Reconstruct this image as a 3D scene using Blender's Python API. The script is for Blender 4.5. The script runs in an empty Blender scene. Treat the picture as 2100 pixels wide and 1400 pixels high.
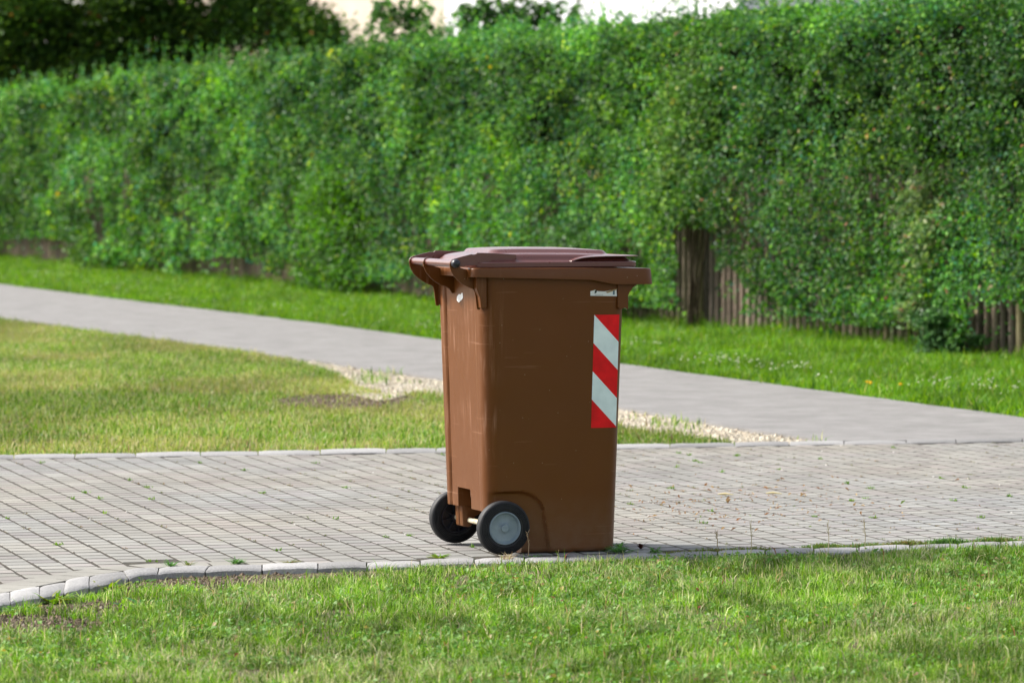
import bpy, bmesh, math, random
import numpy as np
from mathutils import Vector, Matrix

R = math.radians
C = bpy.context.scene.collection
sc = bpy.context.scene
rng = np.random.default_rng(7)
random.seed(7)

# ------------------------------------------------------------------ camera
F = 8750.0            # focal length in pixels of a 2100 px wide picture (150 mm lens)
H = 1.388             # eye height
YH = 345.0            # horizon row
cam_d = bpy.data.cameras.new("camera")
cam = bpy.data.objects.new("camera", cam_d); C.objects.link(cam)
cam_d.sensor_width = 36.0
cam_d.lens = 36.0 * F / 2100.0
cam.location = (0, 0, H)
cam.rotation_euler = (R(90) - math.atan((700 - YH) / F), 0, 0)
cam_d.clip_start = 0.2; cam_d.clip_end = 2000
cam_d.dof.use_dof = True
cam_d.dof.focus_distance = 15.3
cam_d.dof.aperture_fstop = 6.3
sc.camera = cam

# ------------------------------------------------------------------ light
SUN_EL, SUN_AZ = 40.0, 158.0     # azimuth: direction the light comes from, measured from +X anticlockwise
w = bpy.data.worlds.new("World"); sc.world = w; w.use_nodes = True
nt = w.node_tree; nt.nodes.clear()
sky = nt.nodes.new("ShaderNodeTexSky"); sky.sky_type = 'NISHITA'; sky.sun_disc = False
sky.sun_elevation = R(SUN_EL); sky.sun_rotation = R(90 - SUN_AZ)
sky.air_density = 1.0; sky.dust_density = 3.0; sky.ozone_density = 1.0
bgn = nt.nodes.new("ShaderNodeBackground"); bgn.inputs[1].default_value = 0.14
wo = nt.nodes.new("ShaderNodeOutputWorld")
hsv = nt.nodes.new("ShaderNodeHueSaturation"); hsv.inputs['Saturation'].default_value = 0.45   # thin high cloud
nt.links.new(sky.outputs[0], hsv.inputs['Color']); nt.links.new(hsv.outputs[0], bgn.inputs[0]); nt.links.new(bgn.outputs[0], wo.inputs[0])
sl = bpy.data.lights.new("sun", 'SUN'); sl.energy = 3.6; sl.angle = R(9); sl.color = (1.0, 0.94, 0.85)
so = bpy.data.objects.new("sun", sl); C.objects.link(so)
sd = Vector((math.cos(R(SUN_AZ)) * math.cos(R(SUN_EL)), math.sin(R(SUN_AZ)) * math.cos(R(SUN_EL)), math.sin(R(SUN_EL))))
so.rotation_euler = sd.to_track_quat('Z', 'Y').to_euler(); so.location = (-10, 0, 20)
sc.view_settings.view_transform = 'Standard'; sc.view_settings.look = 'None'
sc.view_settings.gamma = 1.0; sc.view_settings.exposure = 0.95
sc.render.engine = 'CYCLES'
sc.cycles.use_denoising = True
sc.cycles.max_bounces = 8; sc.cycles.transparent_max_bounces = 4

# ------------------------------------------------------------------ helpers
def G(px, py, z=0.0):                    # ground point seen at a pixel of the photograph
    d = F * (H - z) / (py - YH)
    return ((px - 1050) / F * d, d)

def to_px(P):
    P = np.asarray(P, float)
    return 1050 + F * P[..., 0] / P[..., 1], YH + F * (H - P[..., 2]) / P[..., 1]

def _hash(ix, iy, iz):
    h = (ix * 374761393 + iy * 668265263 + iz * 2147483647 + 1013904223) & 0xffffffff
    h = ((h ^ (h >> 13)) * 1274126177) & 0xffffffff
    h = (h ^ (h >> 16)) & 0xffffffff
    return h / 4294967295.0

def vnoise(x, y, z=None):
    x = np.asarray(x, float); y = np.asarray(y, float)
    z = np.zeros_like(x) if z is None else np.asarray(z, float)
    x, y, z = np.broadcast_arrays(x, y, z)
    xi = np.floor(x).astype(np.int64); yi = np.floor(y).astype(np.int64); zi = np.floor(z).astype(np.int64)
    fx = x - xi; fy = y - yi; fz = z - zi
    fx = fx * fx * (3 - 2 * fx); fy = fy * fy * (3 - 2 * fy); fz = fz * fz * (3 - 2 * fz)
    r = 0
    for dx in (0, 1):
        for dy in (0, 1):
            for dz in (0, 1):
                wgt = (fx if dx else 1 - fx) * (fy if dy else 1 - fy) * (fz if dz else 1 - fz)
                r = r + wgt * _hash(xi + dx, yi + dy, zi + dz)
    return r

def fbm(x, y, z=None, oct=4):
    a, s, t = 1.0, 0.0, 0.0
    x = np.asarray(x, float); y = np.asarray(y, float); z = 0 * x if z is None else np.asarray(z, float)
    for k in range(oct):
        s = s + a * vnoise(x * 2 ** k + 17 * k, y * 2 ** k + 31 * k, z * 2 ** k + 5 * k); t += a; a *= 0.5
    return s / t

def sstep(a, b, x):
    t = np.clip((x - a) / (b - a), 0, 1); return t * t * (3 - 2 * t)

def in_poly(x, y, poly):
    x = np.asarray(x, float); y = np.asarray(y, float)
    ins = np.zeros(x.shape, bool); n = len(poly); j = n - 1
    for i in range(n):
        xi, yi = poly[i]; xj, yj = poly[j]
        c = ((yi > y) != (yj > y)) & (x < (xj - xi) * (y - yi) / ((yj - yi) or 1e-12) + xi)
        ins ^= c; j = i
    return ins

def tag(o, label=None, cat=None, group=None, kind=None):
    if label: o['label'] = label
    if cat: o['category'] = cat
    if group: o['group'] = group
    if kind: o['kind'] = kind
    return o

def empty(name, loc=(0, 0, 0), rz=0.0):
    o = bpy.data.objects.new(name, None); C.objects.link(o)
    o.location = loc; o.rotation_euler = (0, 0, rz); o.empty_display_size = 0.1
    return o

def link_mesh(name, me, mat, parent=None):
    o = bpy.data.objects.new(name, me); C.objects.link(o)
    for m in (mat if isinstance(mat, (list, tuple)) else [mat]): me.materials.append(m)
    if parent: o.parent = parent
    return o

def np_mesh(name, V, polys, mat, cols=None, parent=None, smooth=False, matidx=None):
    """polys: list of (n,k) index arrays"""
    me = bpy.data.meshes.new(name)
    V = np.ascontiguousarray(V, dtype=np.float32)
    me.vertices.add(len(V)); me.vertices.foreach_set('co', V.ravel())
    loops = np.concatenate([p.ravel() for p in polys]).astype(np.int32)
    sizes = np.concatenate([np.full(len(p), p.shape[1], np.int32) for p in polys])
    starts = np.concatenate([[0], np.cumsum(sizes)[:-1]]).astype(np.int32)
    me.loops.add(len(loops)); me.loops.foreach_set('vertex_index', loops)
    me.polygons.add(len(sizes)); me.polygons.foreach_set('loop_start', starts)
    if matidx is not None: me.polygons.foreach_set('material_index', np.asarray(matidx, np.int32))
    me.update(calc_edges=True)
    me.polygons.foreach_set('use_smooth', np.full(len(sizes), bool(smooth)))
    if cols is not None:
        ca = me.color_attributes.new('Col', 'FLOAT_COLOR', 'POINT')
        cc = np.ones((len(V), 4), np.float32); cc[:, :3] = cols
        ca.data.foreach_set('color', cc.ravel())
    return link_mesh(name, me, mat, parent)

class MB:
    """collects simple shapes into one mesh"""
    def __init__(s): s.v = []; s.f = []; s.m = []
    def add(s, vs, fs, m=0):
        o = len(s.v); s.v += [tuple(p) for p in vs]; s.f += [tuple(i + o for i in f) for f in fs]; s.m += [m] * len(fs)
    def box(s, x0, x1, y0, y1, z0, z1, m=0):
        s.add([(x0,y0,z0),(x1,y0,z0),(x1,y1,z0),(x0,y1,z0),(x0,y0,z1),(x1,y0,z1),(x1,y1,z1),(x0,y1,z1)],
              [(0,3,2,1),(4,5,6,7),(0,1,5,4),(1,2,6,5),(2,3,7,6),(3,0,4,7)], m)
    def tube(s, p0, p1, r0, r1=None, n=12, m=0, caps=True):
        r1 = r0 if r1 is None else r1
        p0 = Vector(p0); p1 = Vector(p1); d = (p1 - p0).normalized()
        u = d.orthogonal().normalized(); v = d.cross(u)
        vs = []
        for p, r in ((p0, r0), (p1, r1)):
            for k in range(n):
                t = 2 * math.pi * k / n; vs.append(p + u * (r * math.cos(t)) + v * (r * math.sin(t)))
        fs = [(k, (k + 1) % n, n + (k + 1) % n, n + k) for k in range(n)]
        if caps: fs += [tuple(range(n))[::-1], tuple(range(n, 2 * n))]
        s.add(vs, fs, m)
    def path(s, pts, rs, n=8, m=0):
        rings = []; base = len(s.v)
        pts = [Vector(p) for p in pts]
        ref = Vector((0.3, 0.2, 1)).normalized()
        for i, p in enumerate(pts):
            d = (pts[min(i + 1, len(pts) - 1)] - pts[max(i - 1, 0)]).normalized()
            u = d.cross(ref)
            u = u.normalized() if u.length > 1e-3 else d.orthogonal().normalized()
            v = d.cross(u)
            s.v += [tuple(p + u * (rs[i] * math.cos(2*math.pi*k/n)) + v * (rs[i] * math.sin(2*math.pi*k/n))) for k in range(n)]
        for i in range(len(pts) - 1):
            for k in range(n):
                s.f.append((base+i*n+k, base+i*n+(k+1)%n, base+(i+1)*n+(k+1)%n, base+(i+1)*n+k)); s.m.append(m)
        s.f.append(tuple(base + k for k in range(n))[::-1]); s.m.append(m)
        s.f.append(tuple(base + (len(pts)-1)*n + k for k in range(n))); s.m.append(m)
    def lathe(s, prof, n=48, m=0, y0=0.0):
        """profile (r, y) spun round the Y axis"""
        base = len(s.v)
        for r, y in prof:
            for k in range(n):
                t = 2 * math.pi * k / n
                s.v.append((r * math.cos(t), y + y0, r * math.sin(t)))
        for i in range(len(prof) - 1):
            for k in range(n):
                s.f.append((base+i*n+k, base+(i+1)*n+k, base+(i+1)*n+(k+1)%n, base+i*n+(k+1)%n)); s.m.append(m)
    def plate(s, outline, y0, y1, m=0):
        """polygon in x,z extruded in y"""
        n = len(outline)
        vs = [(a, y0, z) for a, z in outline] + [(a, y1, z) for a, z in outline]
        fs = [tuple(range(n)), tuple(range(n, 2 * n))[::-1]] + [(k, n + k, n + (k + 1) % n, (k + 1) % n) for k in range(n)]
        s.add(vs, fs, m)
    def build(s, name, mat, parent=None, smooth=None, bevel=0.0):
        me = bpy.data.meshes.new(name); me.from_pydata(s.v, [], s.f); me.polygons.foreach_set('material_index', s.m)
        bm = bmesh.new(); bm.from_mesh(me)
        if bevel:
            es = [e for e in bm.edges if len(e.link_faces) == 2 and e.calc_face_angle(0) > R(35)]
            bmesh.ops.bevel(bm, geom=es, offset=bevel, segments=2, profile=0.5, affect='EDGES', clamp_overlap=True)
        bmesh.ops.recalc_face_normals(bm, faces=bm.faces); bm.to_mesh(me); bm.free()
        if smooth is not None:
            me.polygons.foreach_set('use_smooth', [True] * len(me.polygons)); me.set_sharp_from_angle(angle=R(smooth))
        return link_mesh(name, me, mat, parent)

# ------------------------------------------------------------------ materials
def new_mat(name):
    m = bpy.data.materials.new(name); m.use_nodes = True
    n = m.node_tree.nodes; l = m.node_tree.links
    return m, n, l, n['Principled BSDF']

def surf(name, c1, c2, scale=5.0, rough=0.8, bump=0.0, bscale=60.0, c3=None, detail=6, coord='Object', spec=0.3, stretch=(1,1,1), bdist=0.01):
    m, n, l, b = new_mat(name)
    tc = n.new('ShaderNodeTexCoord'); mp = n.new('ShaderNodeMapping'); mp.inputs['Scale'].default_value = stretch
    l.new(tc.outputs[coord], mp.inputs[0])
    no = n.new('ShaderNodeTexNoise'); no.inputs['Scale'].default_value = scale; no.inputs['Detail'].default_value = detail
    l.new(mp.outputs[0], no.inputs['Vector'])
    cr = n.new('ShaderNodeValToRGB'); e = cr.color_ramp.elements
    e[0].position = 0.32; e[0].color = (*c1, 1); e[1].position = 0.68; e[1].color = (*c2, 1)
    if c3: k = e.new(0.5); k.color = (*c3, 1)
    l.new(no.outputs['Fac'], cr.inputs[0]); l.new(cr.outputs[0], b.inputs['Base Color'])
    b.inputs['Roughness'].default_value = rough; b.inputs['Specular IOR Level'].default_value = spec
    if bump:
        n2 = n.new('ShaderNodeTexNoise'); n2.inputs['Scale'].default_value = bscale; n2.inputs['Detail'].default_value = 5
        l.new(mp.outputs[0], n2.inputs['Vector'])
        bp = n.new('ShaderNodeBump'); bp.inputs['Strength'].default_value = bump; bp.inputs['Distance'].default_value = bdist
        l.new(n2.outputs['Fac'], bp.inputs['Height']); l.new(bp.outputs[0], b.inputs['Normal'])
    return m

def leaf_mat(name, transl=0.3, rough=0.6, spec=0.2):
    m, n, l, b = new_mat(name)
    at = n.new('ShaderNodeAttribute'); at.attribute_name = 'Col'
    l.new(at.outputs['Color'], b.inputs['Base Color'])
    b.inputs['Roughness'].default_value = rough; b.inputs['Specular IOR Level'].default_value = spec
    tr = n.new('ShaderNodeBsdfTranslucent'); mx = n.new('ShaderNodeMixShader'); mx.inputs[0].default_value = transl
    hs = n.new('ShaderNodeHueSaturation'); hs.inputs['Hue'].default_value = 0.485; hs.inputs['Saturation'].default_value = 1.1; hs.inputs['Value'].default_value = 1.25
    l.new(at.outputs['Color'], hs.inputs['Color']); l.new(hs.outputs[0], tr.inputs[0])
    l.new(b.outputs[0], mx.inputs[1]); l.new(tr.outputs[0], mx.inputs[2])
    l.new(mx.outputs[0], n['Material Output'].inputs[0])
    return m

def attr_mat(name, rough=0.85, nscale=180, namp=0.25, bump=0.3, bdist=0.003, spec=0.25):
    """per-stone colour attribute with fine grain"""
    m, n, l, b = new_mat(name)
    at = n.new('ShaderNodeAttribute'); at.attribute_name = 'Col'
    tc = n.new('ShaderNodeTexCoord')
    n1 = n.new('ShaderNodeTexNoise'); n1.inputs['Scale'].default_value = nscale; n1.inputs['Detail'].default_value = 4
    n2 = n.new('ShaderNodeTexNoise'); n2.inputs['Scale'].default_value = 2.2; n2.inputs['Detail'].default_value = 6
    l.new(tc.outputs['Object'], n1.inputs['Vector']); l.new(tc.outputs['Object'], n2.inputs['Vector'])
    r1 = n.new('ShaderNodeMapRange'); r1.inputs['From Min'].default_value = 0.25; r1.inputs['From Max'].default_value = 0.75
    r1.inputs['To Min'].default_value = 1 - namp; r1.inputs['To Max'].default_value = 1 + namp
    r2 = n.new('ShaderNodeMapRange'); r2.inputs['From Min'].default_value = 0.3; r2.inputs['From Max'].default_value = 0.7
    r2.inputs['To Min'].default_value = 0.84; r2.inputs['To Max'].default_value = 1.1
    l.new(n1.outputs['Fac'], r1.inputs['Value']); l.new(n2.outputs['Fac'], r2.inputs['Value'])
    mu = n.new('ShaderNodeMath'); mu.operation = 'MULTIPLY'; l.new(r1.outputs[0], mu.inputs[0]); l.new(r2.outputs[0], mu.inputs[1])
    vm = n.new('ShaderNodeVectorMath'); vm.operation = 'SCALE'; l.new(at.outputs['Color'], vm.inputs[0]); l.new(mu.outputs[0], vm.inputs['Scale'])
    l.new(vm.outputs[0], b.inputs['Base Color']); b.inputs['Roughness'].default_value = rough; b.inputs['Specular IOR Level'].default_value = spec
    bp = n.new('ShaderNodeBump'); bp.inputs['Strength'].default_value = bump; bp.inputs['Distance'].default_value = bdist
    l.new(n1.outputs['Fac'], bp.inputs['Height']); l.new(bp.outputs[0], b.inputs['Normal'])
    return m

def plain(name, col, rough=0.5, spec=0.5):
    m, n, l, b = new_mat(name)
    b.inputs['Base Color'].default_value = (*col, 1); b.inputs['Roughness'].default_value = rough; b.inputs['Specular IOR Level'].default_value = spec
    tc = n.new('ShaderNodeTexCoord'); no = n.new('ShaderNodeTexNoise'); no.inputs['Scale'].default_value = 40
    l.new(tc.outputs['Object'], no.inputs['Vector'])
    mr = n.new('ShaderNodeMapRange'); mr.inputs['To Min'].default_value = rough * 0.75; mr.inputs['To Max'].default_value = min(1, rough * 1.3)
    l.new(no.outputs['Fac'], mr.inputs['Value']); l.new(mr.outputs[0], b.inputs['Roughness'])
    return m

def plastic(name, col, wear, rough=0.36, back_wear=0.0, spec=0.5):
    """moulded plastic with dust specks, fine scratches and (optionally) rubbed streaks on the back wall"""
    m, n, l, b = new_mat(name)
    tc = n.new('ShaderNodeTexCoord'); geo = n.new('ShaderNodeNewGeometry')
    big = n.new('ShaderNodeTexNoise'); big.inputs['Scale'].default_value = 5; big.inputs['Detail'].default_value = 6
    l.new(tc.outputs['Object'], big.inputs['Vector'])
    base = n.new('ShaderNodeMixRGB'); base.inputs[1].default_value = (*[c * 0.93 for c in col], 1); base.inputs[2].default_value = (*[c * 1.1 for c in col], 1)
    l.new(big.outputs['Fac'], base.inputs[0])
    # specks
    vo = n.new('ShaderNodeTexVoronoi'); vo.inputs['Scale'].default_value = 42; vo.inputs['Randomness'].default_value = 1
    l.new(tc.outputs['Object'], vo.inputs['Vector'])
    lt = n.new('ShaderNodeMath'); lt.operation = 'LESS_THAN'; lt.inputs[1].default_value = 0.055; l.new(vo.outputs['Distance'], lt.inputs[0])
    sp = n.new('ShaderNodeTexWhiteNoise'); l.new(vo.outputs['Position'], sp.inputs['Vector'])
    g2 = n.new('ShaderNodeMath'); g2.operation = 'GREATER_THAN'; g2.inputs[1].default_value = 0.72; l.new(sp.outputs['Value'], g2.inputs[0])
    ms = n.new('ShaderNodeMath'); ms.operation = 'MULTIPLY'; l.new(lt.outputs[0], ms.inputs[0]); l.new(g2.outputs[0], ms.inputs[1])
    # scratches: thin lines of a very stretched noise
    mp = n.new('ShaderNodeMapping'); mp.inputs['Rotation'].default_value = (0, R(28), 0); mp.inputs['Scale'].default_value = (2.0, 2.0, 70)
    l.new(tc.outputs['Object'], mp.inputs[0])
    ns = n.new('ShaderNodeTexNoise'); ns.inputs['Scale'].default_value = 1.6; ns.inputs['Detail'].default_value = 3; l.new(mp.outputs[0], ns.inputs['Vector'])
    gs = n.new('ShaderNodeMath'); gs.operation = 'GREATER_THAN'; gs.inputs[1].default_value = 0.70; l.new(ns.outputs['Fac'], gs.inputs[0])
    sc2 = n.new('ShaderNodeMath'); sc2.operation = 'MULTIPLY'; sc2.inputs[1].default_value = 0.25; l.new(gs.outputs[0], sc2.inputs[0])
    # vertical rubbed streaks
    mp2 = n.new('ShaderNodeMapping'); mp2.inputs['Scale'].default_value = (30, 30, 1.6); l.new(tc.outputs['Object'], mp2.inputs[0])
    n3 = n.new('ShaderNodeTexNoise'); n3.inputs['Scale'].default_value = 1.5; n3.inputs['Detail'].default_value = 8; n3.inputs['Roughness'].default_value = 0.7
    l.new(mp2.outputs[0], n3.inputs['Vector'])
    r3 = n.new('ShaderNodeMapRange'); r3.inputs['From Min'].default_value = 0.52; r3.inputs['From Max'].default_value = 0.72
    r3.inputs['To Max'].default_value = back_wear; l.new(n3.outputs['Fac'], r3.inputs['Value'])
    sx = n.new('ShaderNodeSeparateXYZ'); l.new(tc.outputs['Object'], sx.inputs[0])
    bk = n.new('ShaderNodeMapRange'); bk.inputs['From Min'].default_value = 0.02; bk.inputs['From Max'].default_value = -0.05
    l.new(sx.outputs['X'], bk.inputs['Value'])
    np_ = n.new('ShaderNodeTexNoise'); np_.inputs['Scale'].default_value = 4.5; np_.inputs['Detail'].default_value = 2; l.new(tc.outputs['Object'], np_.inputs['Vector'])
    rp = n.new('ShaderNodeMapRange'); rp.inputs['From Min'].default_value = 0.45; rp.inputs['From Max'].default_value = 0.62; l.new(np_.outputs['Fac'], rp.inputs['Value'])
    mp_ = n.new('ShaderNodeMath'); mp_.operation = 'MULTIPLY'; l.new(rp.outputs[0], mp_.inputs[0]); l.new(bk.outputs[0], mp_.inputs[1])
    m3 = n.new('ShaderNodeMath'); m3.operation = 'MULTIPLY'; l.new(r3.outputs[0], m3.inputs[0]); l.new(mp_.outputs[0], m3.inputs[1])
    # a little dried splash dirt near the base
    dz = n.new('ShaderNodeMapRange'); dz.inputs['From Min'].default_value = 0.22; dz.inputs['From Max'].default_value = 0.0; dz.inputs['To Max'].default_value = 0.6
    l.new(sx.outputs['Z'], dz.inputs['Value'])
    n4 = n.new('ShaderNodeTexNoise'); n4.inputs['Scale'].default_value = 26; n4.inputs['Detail'].default_value = 8; l.new(tc.outputs['Object'], n4.inputs['Vector'])
    m4 = n.new('ShaderNodeMath'); m4.operation = 'MULTIPLY'; l.new(dz.outputs[0], m4.inputs[0]); l.new(n4.outputs['Fac'], m4.inputs[1])
    prev = base.outputs[0]
    for fac, c in ((sc2, wear), (m3, wear), (m4, (0.2, 0.14, 0.09)), (ms, (0.34, 0.27, 0.2))):
        mx = n.new('ShaderNodeMixRGB'); mx.inputs[2].default_value = (*c, 1); l.new(prev, mx.inputs[1]); l.new(fac.outputs[0], mx.inputs[0]); prev = mx.outputs[0]
    l.new(prev, b.inputs['Base Color'])
    rr = n.new('ShaderNodeMapRange'); rr.inputs['To Min'].default_value = rough - 0.06; rr.inputs['To Max'].default_value = rough + 0.1
    l.new(n4.outputs['Fac'], rr.inputs['Value']); l.new(rr.outputs[0], b.inputs['Roughness'])
    b.inputs['Specular IOR Level'].default_value = spec
    n5 = n.new('ShaderNodeTexNoise'); n5.inputs['Scale'].default_value = 7; n5.inputs['Detail'].default_value = 2; l.new(tc.outputs['Object'], n5.inputs['Vector'])
    n6 = n.new('ShaderNodeTexNoise'); n6.inputs['Scale'].default_value = 900; l.new(tc.outputs['Object'], n6.inputs['Vector'])
    b1 = n.new('ShaderNodeBump'); b1.inputs['Strength'].default_value = 0.35; b1.inputs['Distance'].default_value = 0.008; l.new(n5.outputs['Fac'], b1.inputs['Height'])
    b2 = n.new('ShaderNodeBump'); b2.inputs['Strength'].default_value = 0.04; b2.inputs['Distance'].default_value = 0.0006; l.new(n6.outputs['Fac'], b2.inputs['Height'])
    l.new(b1.outputs[0], b.inputs['Normal']); b1.inputs['Strength'].default_value = 0.25
    return m

M = {}
M['body'] = plastic('brown_plastic', (0.120, 0.038, 0.0062), (0.42, 0.23, 0.15), 0.36, 0.75, 0.27)
M['lid'] = plastic('lid_plastic', (0.112, 0.030, 0.022), (0.4, 0.27, 0.22), 0.28, 0.1, 0.6)
M['lid'].node_tree.nodes['Principled BSDF'].inputs['Coat Weight'].default_value = 0.5
M['lid'].node_tree.nodes['Principled BSDF'].inputs['Coat Roughness'].default_value = 0.22
M['rubber'] = surf('rubber', (0.008, 0.009, 0.012), (0.022, 0.022, 0.023), 30, 0.6, 0.2, 120, spec=0.3, bdist=0.001)
M['black'] = plain('black_plastic', (0.012, 0.014, 0.022), 0.35)
M['grey_hub'] = surf('grey_hub', (0.15, 0.20, 0.24), (0.22, 0.275, 0.31), 28, 0.4, 0.1, 80, spec=0.5, bdist=0.001)
M['axle'] = surf('axle_steel', (0.45, 0.38, 0.24), (0.62, 0.56, 0.42), 60, 0.6)
M['red'] = surf('red_film', (0.60, 0.004, 0.008), (0.85, 0.006, 0.012), 18, 0.4, 0.15, 60, spec=0.25, bdist=0.001)
M['white'] = surf('white_film', (0.66, 0.77, 0.79), (0.80, 0.91, 0.93), 18, 0.35, 0.15, 60, spec=0.4, bdist=0.001)
M['paper'] = plain('paper', (0.75, 0.76, 0.76), 0.7, 0.2)
M['bluegrey'] = plain('blue_grey_print', (0.10, 0.16, 0.22), 0.6)
M['ink'] = plain('ink', (0.02, 0.03, 0.03), 0.6)
M['torn'] = plain('torn_paper', (0.35, 0.24, 0.12), 0.7, 0.2)
M['soil'] = surf('soil', (0.07, 0.058, 0.032), (0.16, 0.12, 0.08), 9, 0.95, 0.8, 90, c3=(0.10, 0.085, 0.045))
M['sand'] = surf('joint_sand', (0.022, 0.020, 0.016), (0.075, 0.066, 0.050), 40, 0.95, 0.5, 300, bdist=0.004)
M['brick'] = attr_mat('paving_concrete', 0.9, 320, 0.16, 0.35, 0.0015)
M['granite'] = attr_mat('granite', 0.8, 140, 0.3, 0.6, 0.004)
M['asphalt'] = surf('asphalt', (0.165, 0.160, 0.157), (0.285, 0.277, 0.272), 3.0, 0.9, 1.0, 150, detail=12, bdist=0.008)
M['asphalt'].node_tree.nodes['Noise Texture'].inputs['Roughness'].default_value = 0.78
M['pebble'] = attr_mat('pebble', 0.85, 90, 0.2, 0.2, 0.002)
M['grass'] = leaf_mat('grass_blade', 0.35, 0.5, 0.25)
M['leaf'] = leaf_mat('hedge_leaf', 0.42, 0.5, 0.26)
M['treeleaf'] = leaf_mat('tree_leaf', 0.4, 0.5, 0.3)
M['petal'] = leaf_mat('petal', 0.3, 0.7, 0.1)
M['wood'] = attr_mat('fence_wood', 0.9, 60, 0.3, 0.5, 0.004)
M['bark'] = surf('bark', (0.05, 0.035, 0.022), (0.12, 0.09, 0.06), 25, 0.95, 0.7, 80)
M['core'] = surf('hedge_shade_core', (0.004, 0.009, 0.003), (0.012, 0.020, 0.008), 14, 0.95, 0.8, 40, bdist=0.05, spec=0.0)  # near-black colour stands for shade between the leaves
M['cream'] = surf('cream_render', (0.62, 0.53, 0.44), (0.68, 0.59, 0.50), 1.5, 0.95, 0.2, 60)
M['render'] = surf('white_render', (0.78, 0.79, 0.84), (0.84, 0.85, 0.9), 1.0, 0.95, 0.2, 60)
M['roof'] = surf('roof_tile', (0.16, 0.06, 0.04), (0.24, 0.10, 0.07), 6, 0.9, 0.4, 20)
M['trim'] = plain('trim', (0.30, 0.24, 0.26), 0.6)
M['glass'] = plain('window_glass', (0.03, 0.04, 0.05), 0.08, 0.8)

# ------------------------------------------------------------------ layout lines (ground, metres)
near_in = [G(-420, 1330), G(-150, 1252), G(0, 1218), G(80, 1203), G(157, 1187), G(271, 1168.6), G(369, 1162.5), G(503, 1160), G(700, 1155), G(1060, 1144.5), G(1583, 1127.5), G(2100, 1112), G(2900, 1090)]
near_out = [G(-420, 1362), G(-150, 1273), G(0, 1240), G(80, 1224), G(150, 1212), G(286, 1180), G(352, 1173.5), G(503, 1169), G(700, 1164), G(1060, 1153), G(1583, 1135.5), G(2100, 1119.5), G(2900, 1097)]
far_near = [G(-900, 957), G(0, 941.5), G(500, 934), G(900, 928), G(1300, 920), G(1700, 912), G(2100, 906.5), G(3000, 895)]
far_far = [G(-900, 951), G(0, 935), G(500, 927), G(900, 921), G(1300, 913.5), G(1700, 906), G(2100, 901), G(3000, 890)]
path_up = [G(-500, 510), G(0, 583), G(300, 620), G(600, 657), G(900, 696), G(1300, 750), G(1600, 790), G(2000, 843), G(2100, 857), G(2700, 950)]
path_lo = [G(-500, 560), G(0, 650), G(300, 690), G(600, 733), G(900, 776), G(1300, 841), G(1500, 876), G(1700, 905.5)]

def offset_pt(a, b, t): return (a[0] + (b[0] - a[0]) * t, a[1] + (b[1] - a[1]) * t)

# ------------------------------------------------------------------ ground
def ground_h(x, y):
    # lawn by the camera lies a few centimetres below the kerb
    yl = np.interp(x, [p[0] for p in near_out], [p[1] for p in near_out])
    h = np.where(y < yl + 0.05, np.interp(x, [-1.5, -0.5, 0.1], [-0.026, -0.016, -0.012]), np.interp(x, [-1.5, -0.5, 0.1], [-0.026, -0.016, -0.012]))
    # the middle lawn and the verge
    ym = np.interp(x, [p[0] for p in far_far], [p[1] for p in far_far])
    h = np.where(y > ym - 0.04, -0.02 + 0.006 * (fbm(x * 0.8, y * 0.5) - 0.5), h)
    return h

xs = np.unique(np.concatenate([np.linspace(-300, -12, 12), np.linspace(-12, 12, 161), np.linspace(12, 300, 12)]))
ys = np.unique(np.concatenate([np.linspace(-60, 8, 8), np.linspace(8, 26, 181), np.linspace(26, 75, 120), np.linspace(75, 700, 16)]))
GX, GY = np.meshgrid(xs, ys); GZ = ground_h(GX, GY)
V = np.stack([GX.ravel(), GY.ravel(), GZ.ravel()], 1); nx, ny = len(xs), len(ys)
ii, jj = np.meshgrid(np.arange(nx - 1), np.arange(ny - 1)); a = (jj * nx + ii).ravel()
o = np_mesh('ground', V, [np.stack([a, a + 1, a + nx + 1, a + nx], 1)], M['soil'], smooth=True)
tag(o, 'dark earth ground showing between the grass, below kerbs and verge', kind='structure')

def ribbon(name, A, B, z, mat, label, sub=1):
    n = min(len(A), len(B)); vs = []; fs = []
    for i in range(n): vs += [(A[i][0], A[i][1], z), (B[i][0], B[i][1], z)]
    for i in range(n - 1): fs.append((2*i, 2*i+1, 2*i+3, 2*i+2))
    me = bpy.data.meshes.new(name); me.from_pydata(vs, [], fs); o = link_mesh(name, me, mat)
    return tag(o, label, kind='structure')

# path: asphalt sheet as a closed polygon with thickness
pp = path_up + [far_far[-1], far_far[6], far_far[5]] + path_lo[::-1][0:1]
ptop = [p for p in path_up]
plow = path_lo + [offset_pt(far_far[5], far_far[6], 0.0), far_far[6], far_far[7]]
def dense(L, n=160, wob=0.0, seed=0):
    L = np.array(L); seg = np.r_[0, np.cumsum(np.hypot(*(np.diff(L, axis=0)).T))]
    t = np.linspace(0, seg[-1], n)
    P = np.stack([np.interp(t, seg, L[:, 0]), np.interp(t, seg, L[:, 1])], 1)
    if wob: P[:, 0] += wob * (fbm(t * 2.2 + seed, t * 0) - 0.5); P[:, 1] += wob * (fbm(t * 2.2 + seed + 50, t * 0) - 0.5)
    return P
U_ = dense(ptop, 200, 0.10, 3); L_ = dense(plow, 200, 0.0, 9)
k = 150; L_[:k] += (dense(plow, 200, 0.10, 9)[:k] - L_[:k])
bm = bmesh.new()
vs = [bm.verts.new((p[0], p[1], 0.004)) for p in np.concatenate([U_, L_[::-1]])]
top = bm.faces.new(vs)
ext = bmesh.ops.extrude_face_region(bm, geom=[top])
for v_ in ext['geom']:
    if isinstance(v_, bmesh.types.BMVert): v_.co.z = -0.06
bmesh.ops.recalc_face_normals(bm, faces=bm.faces)
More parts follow.
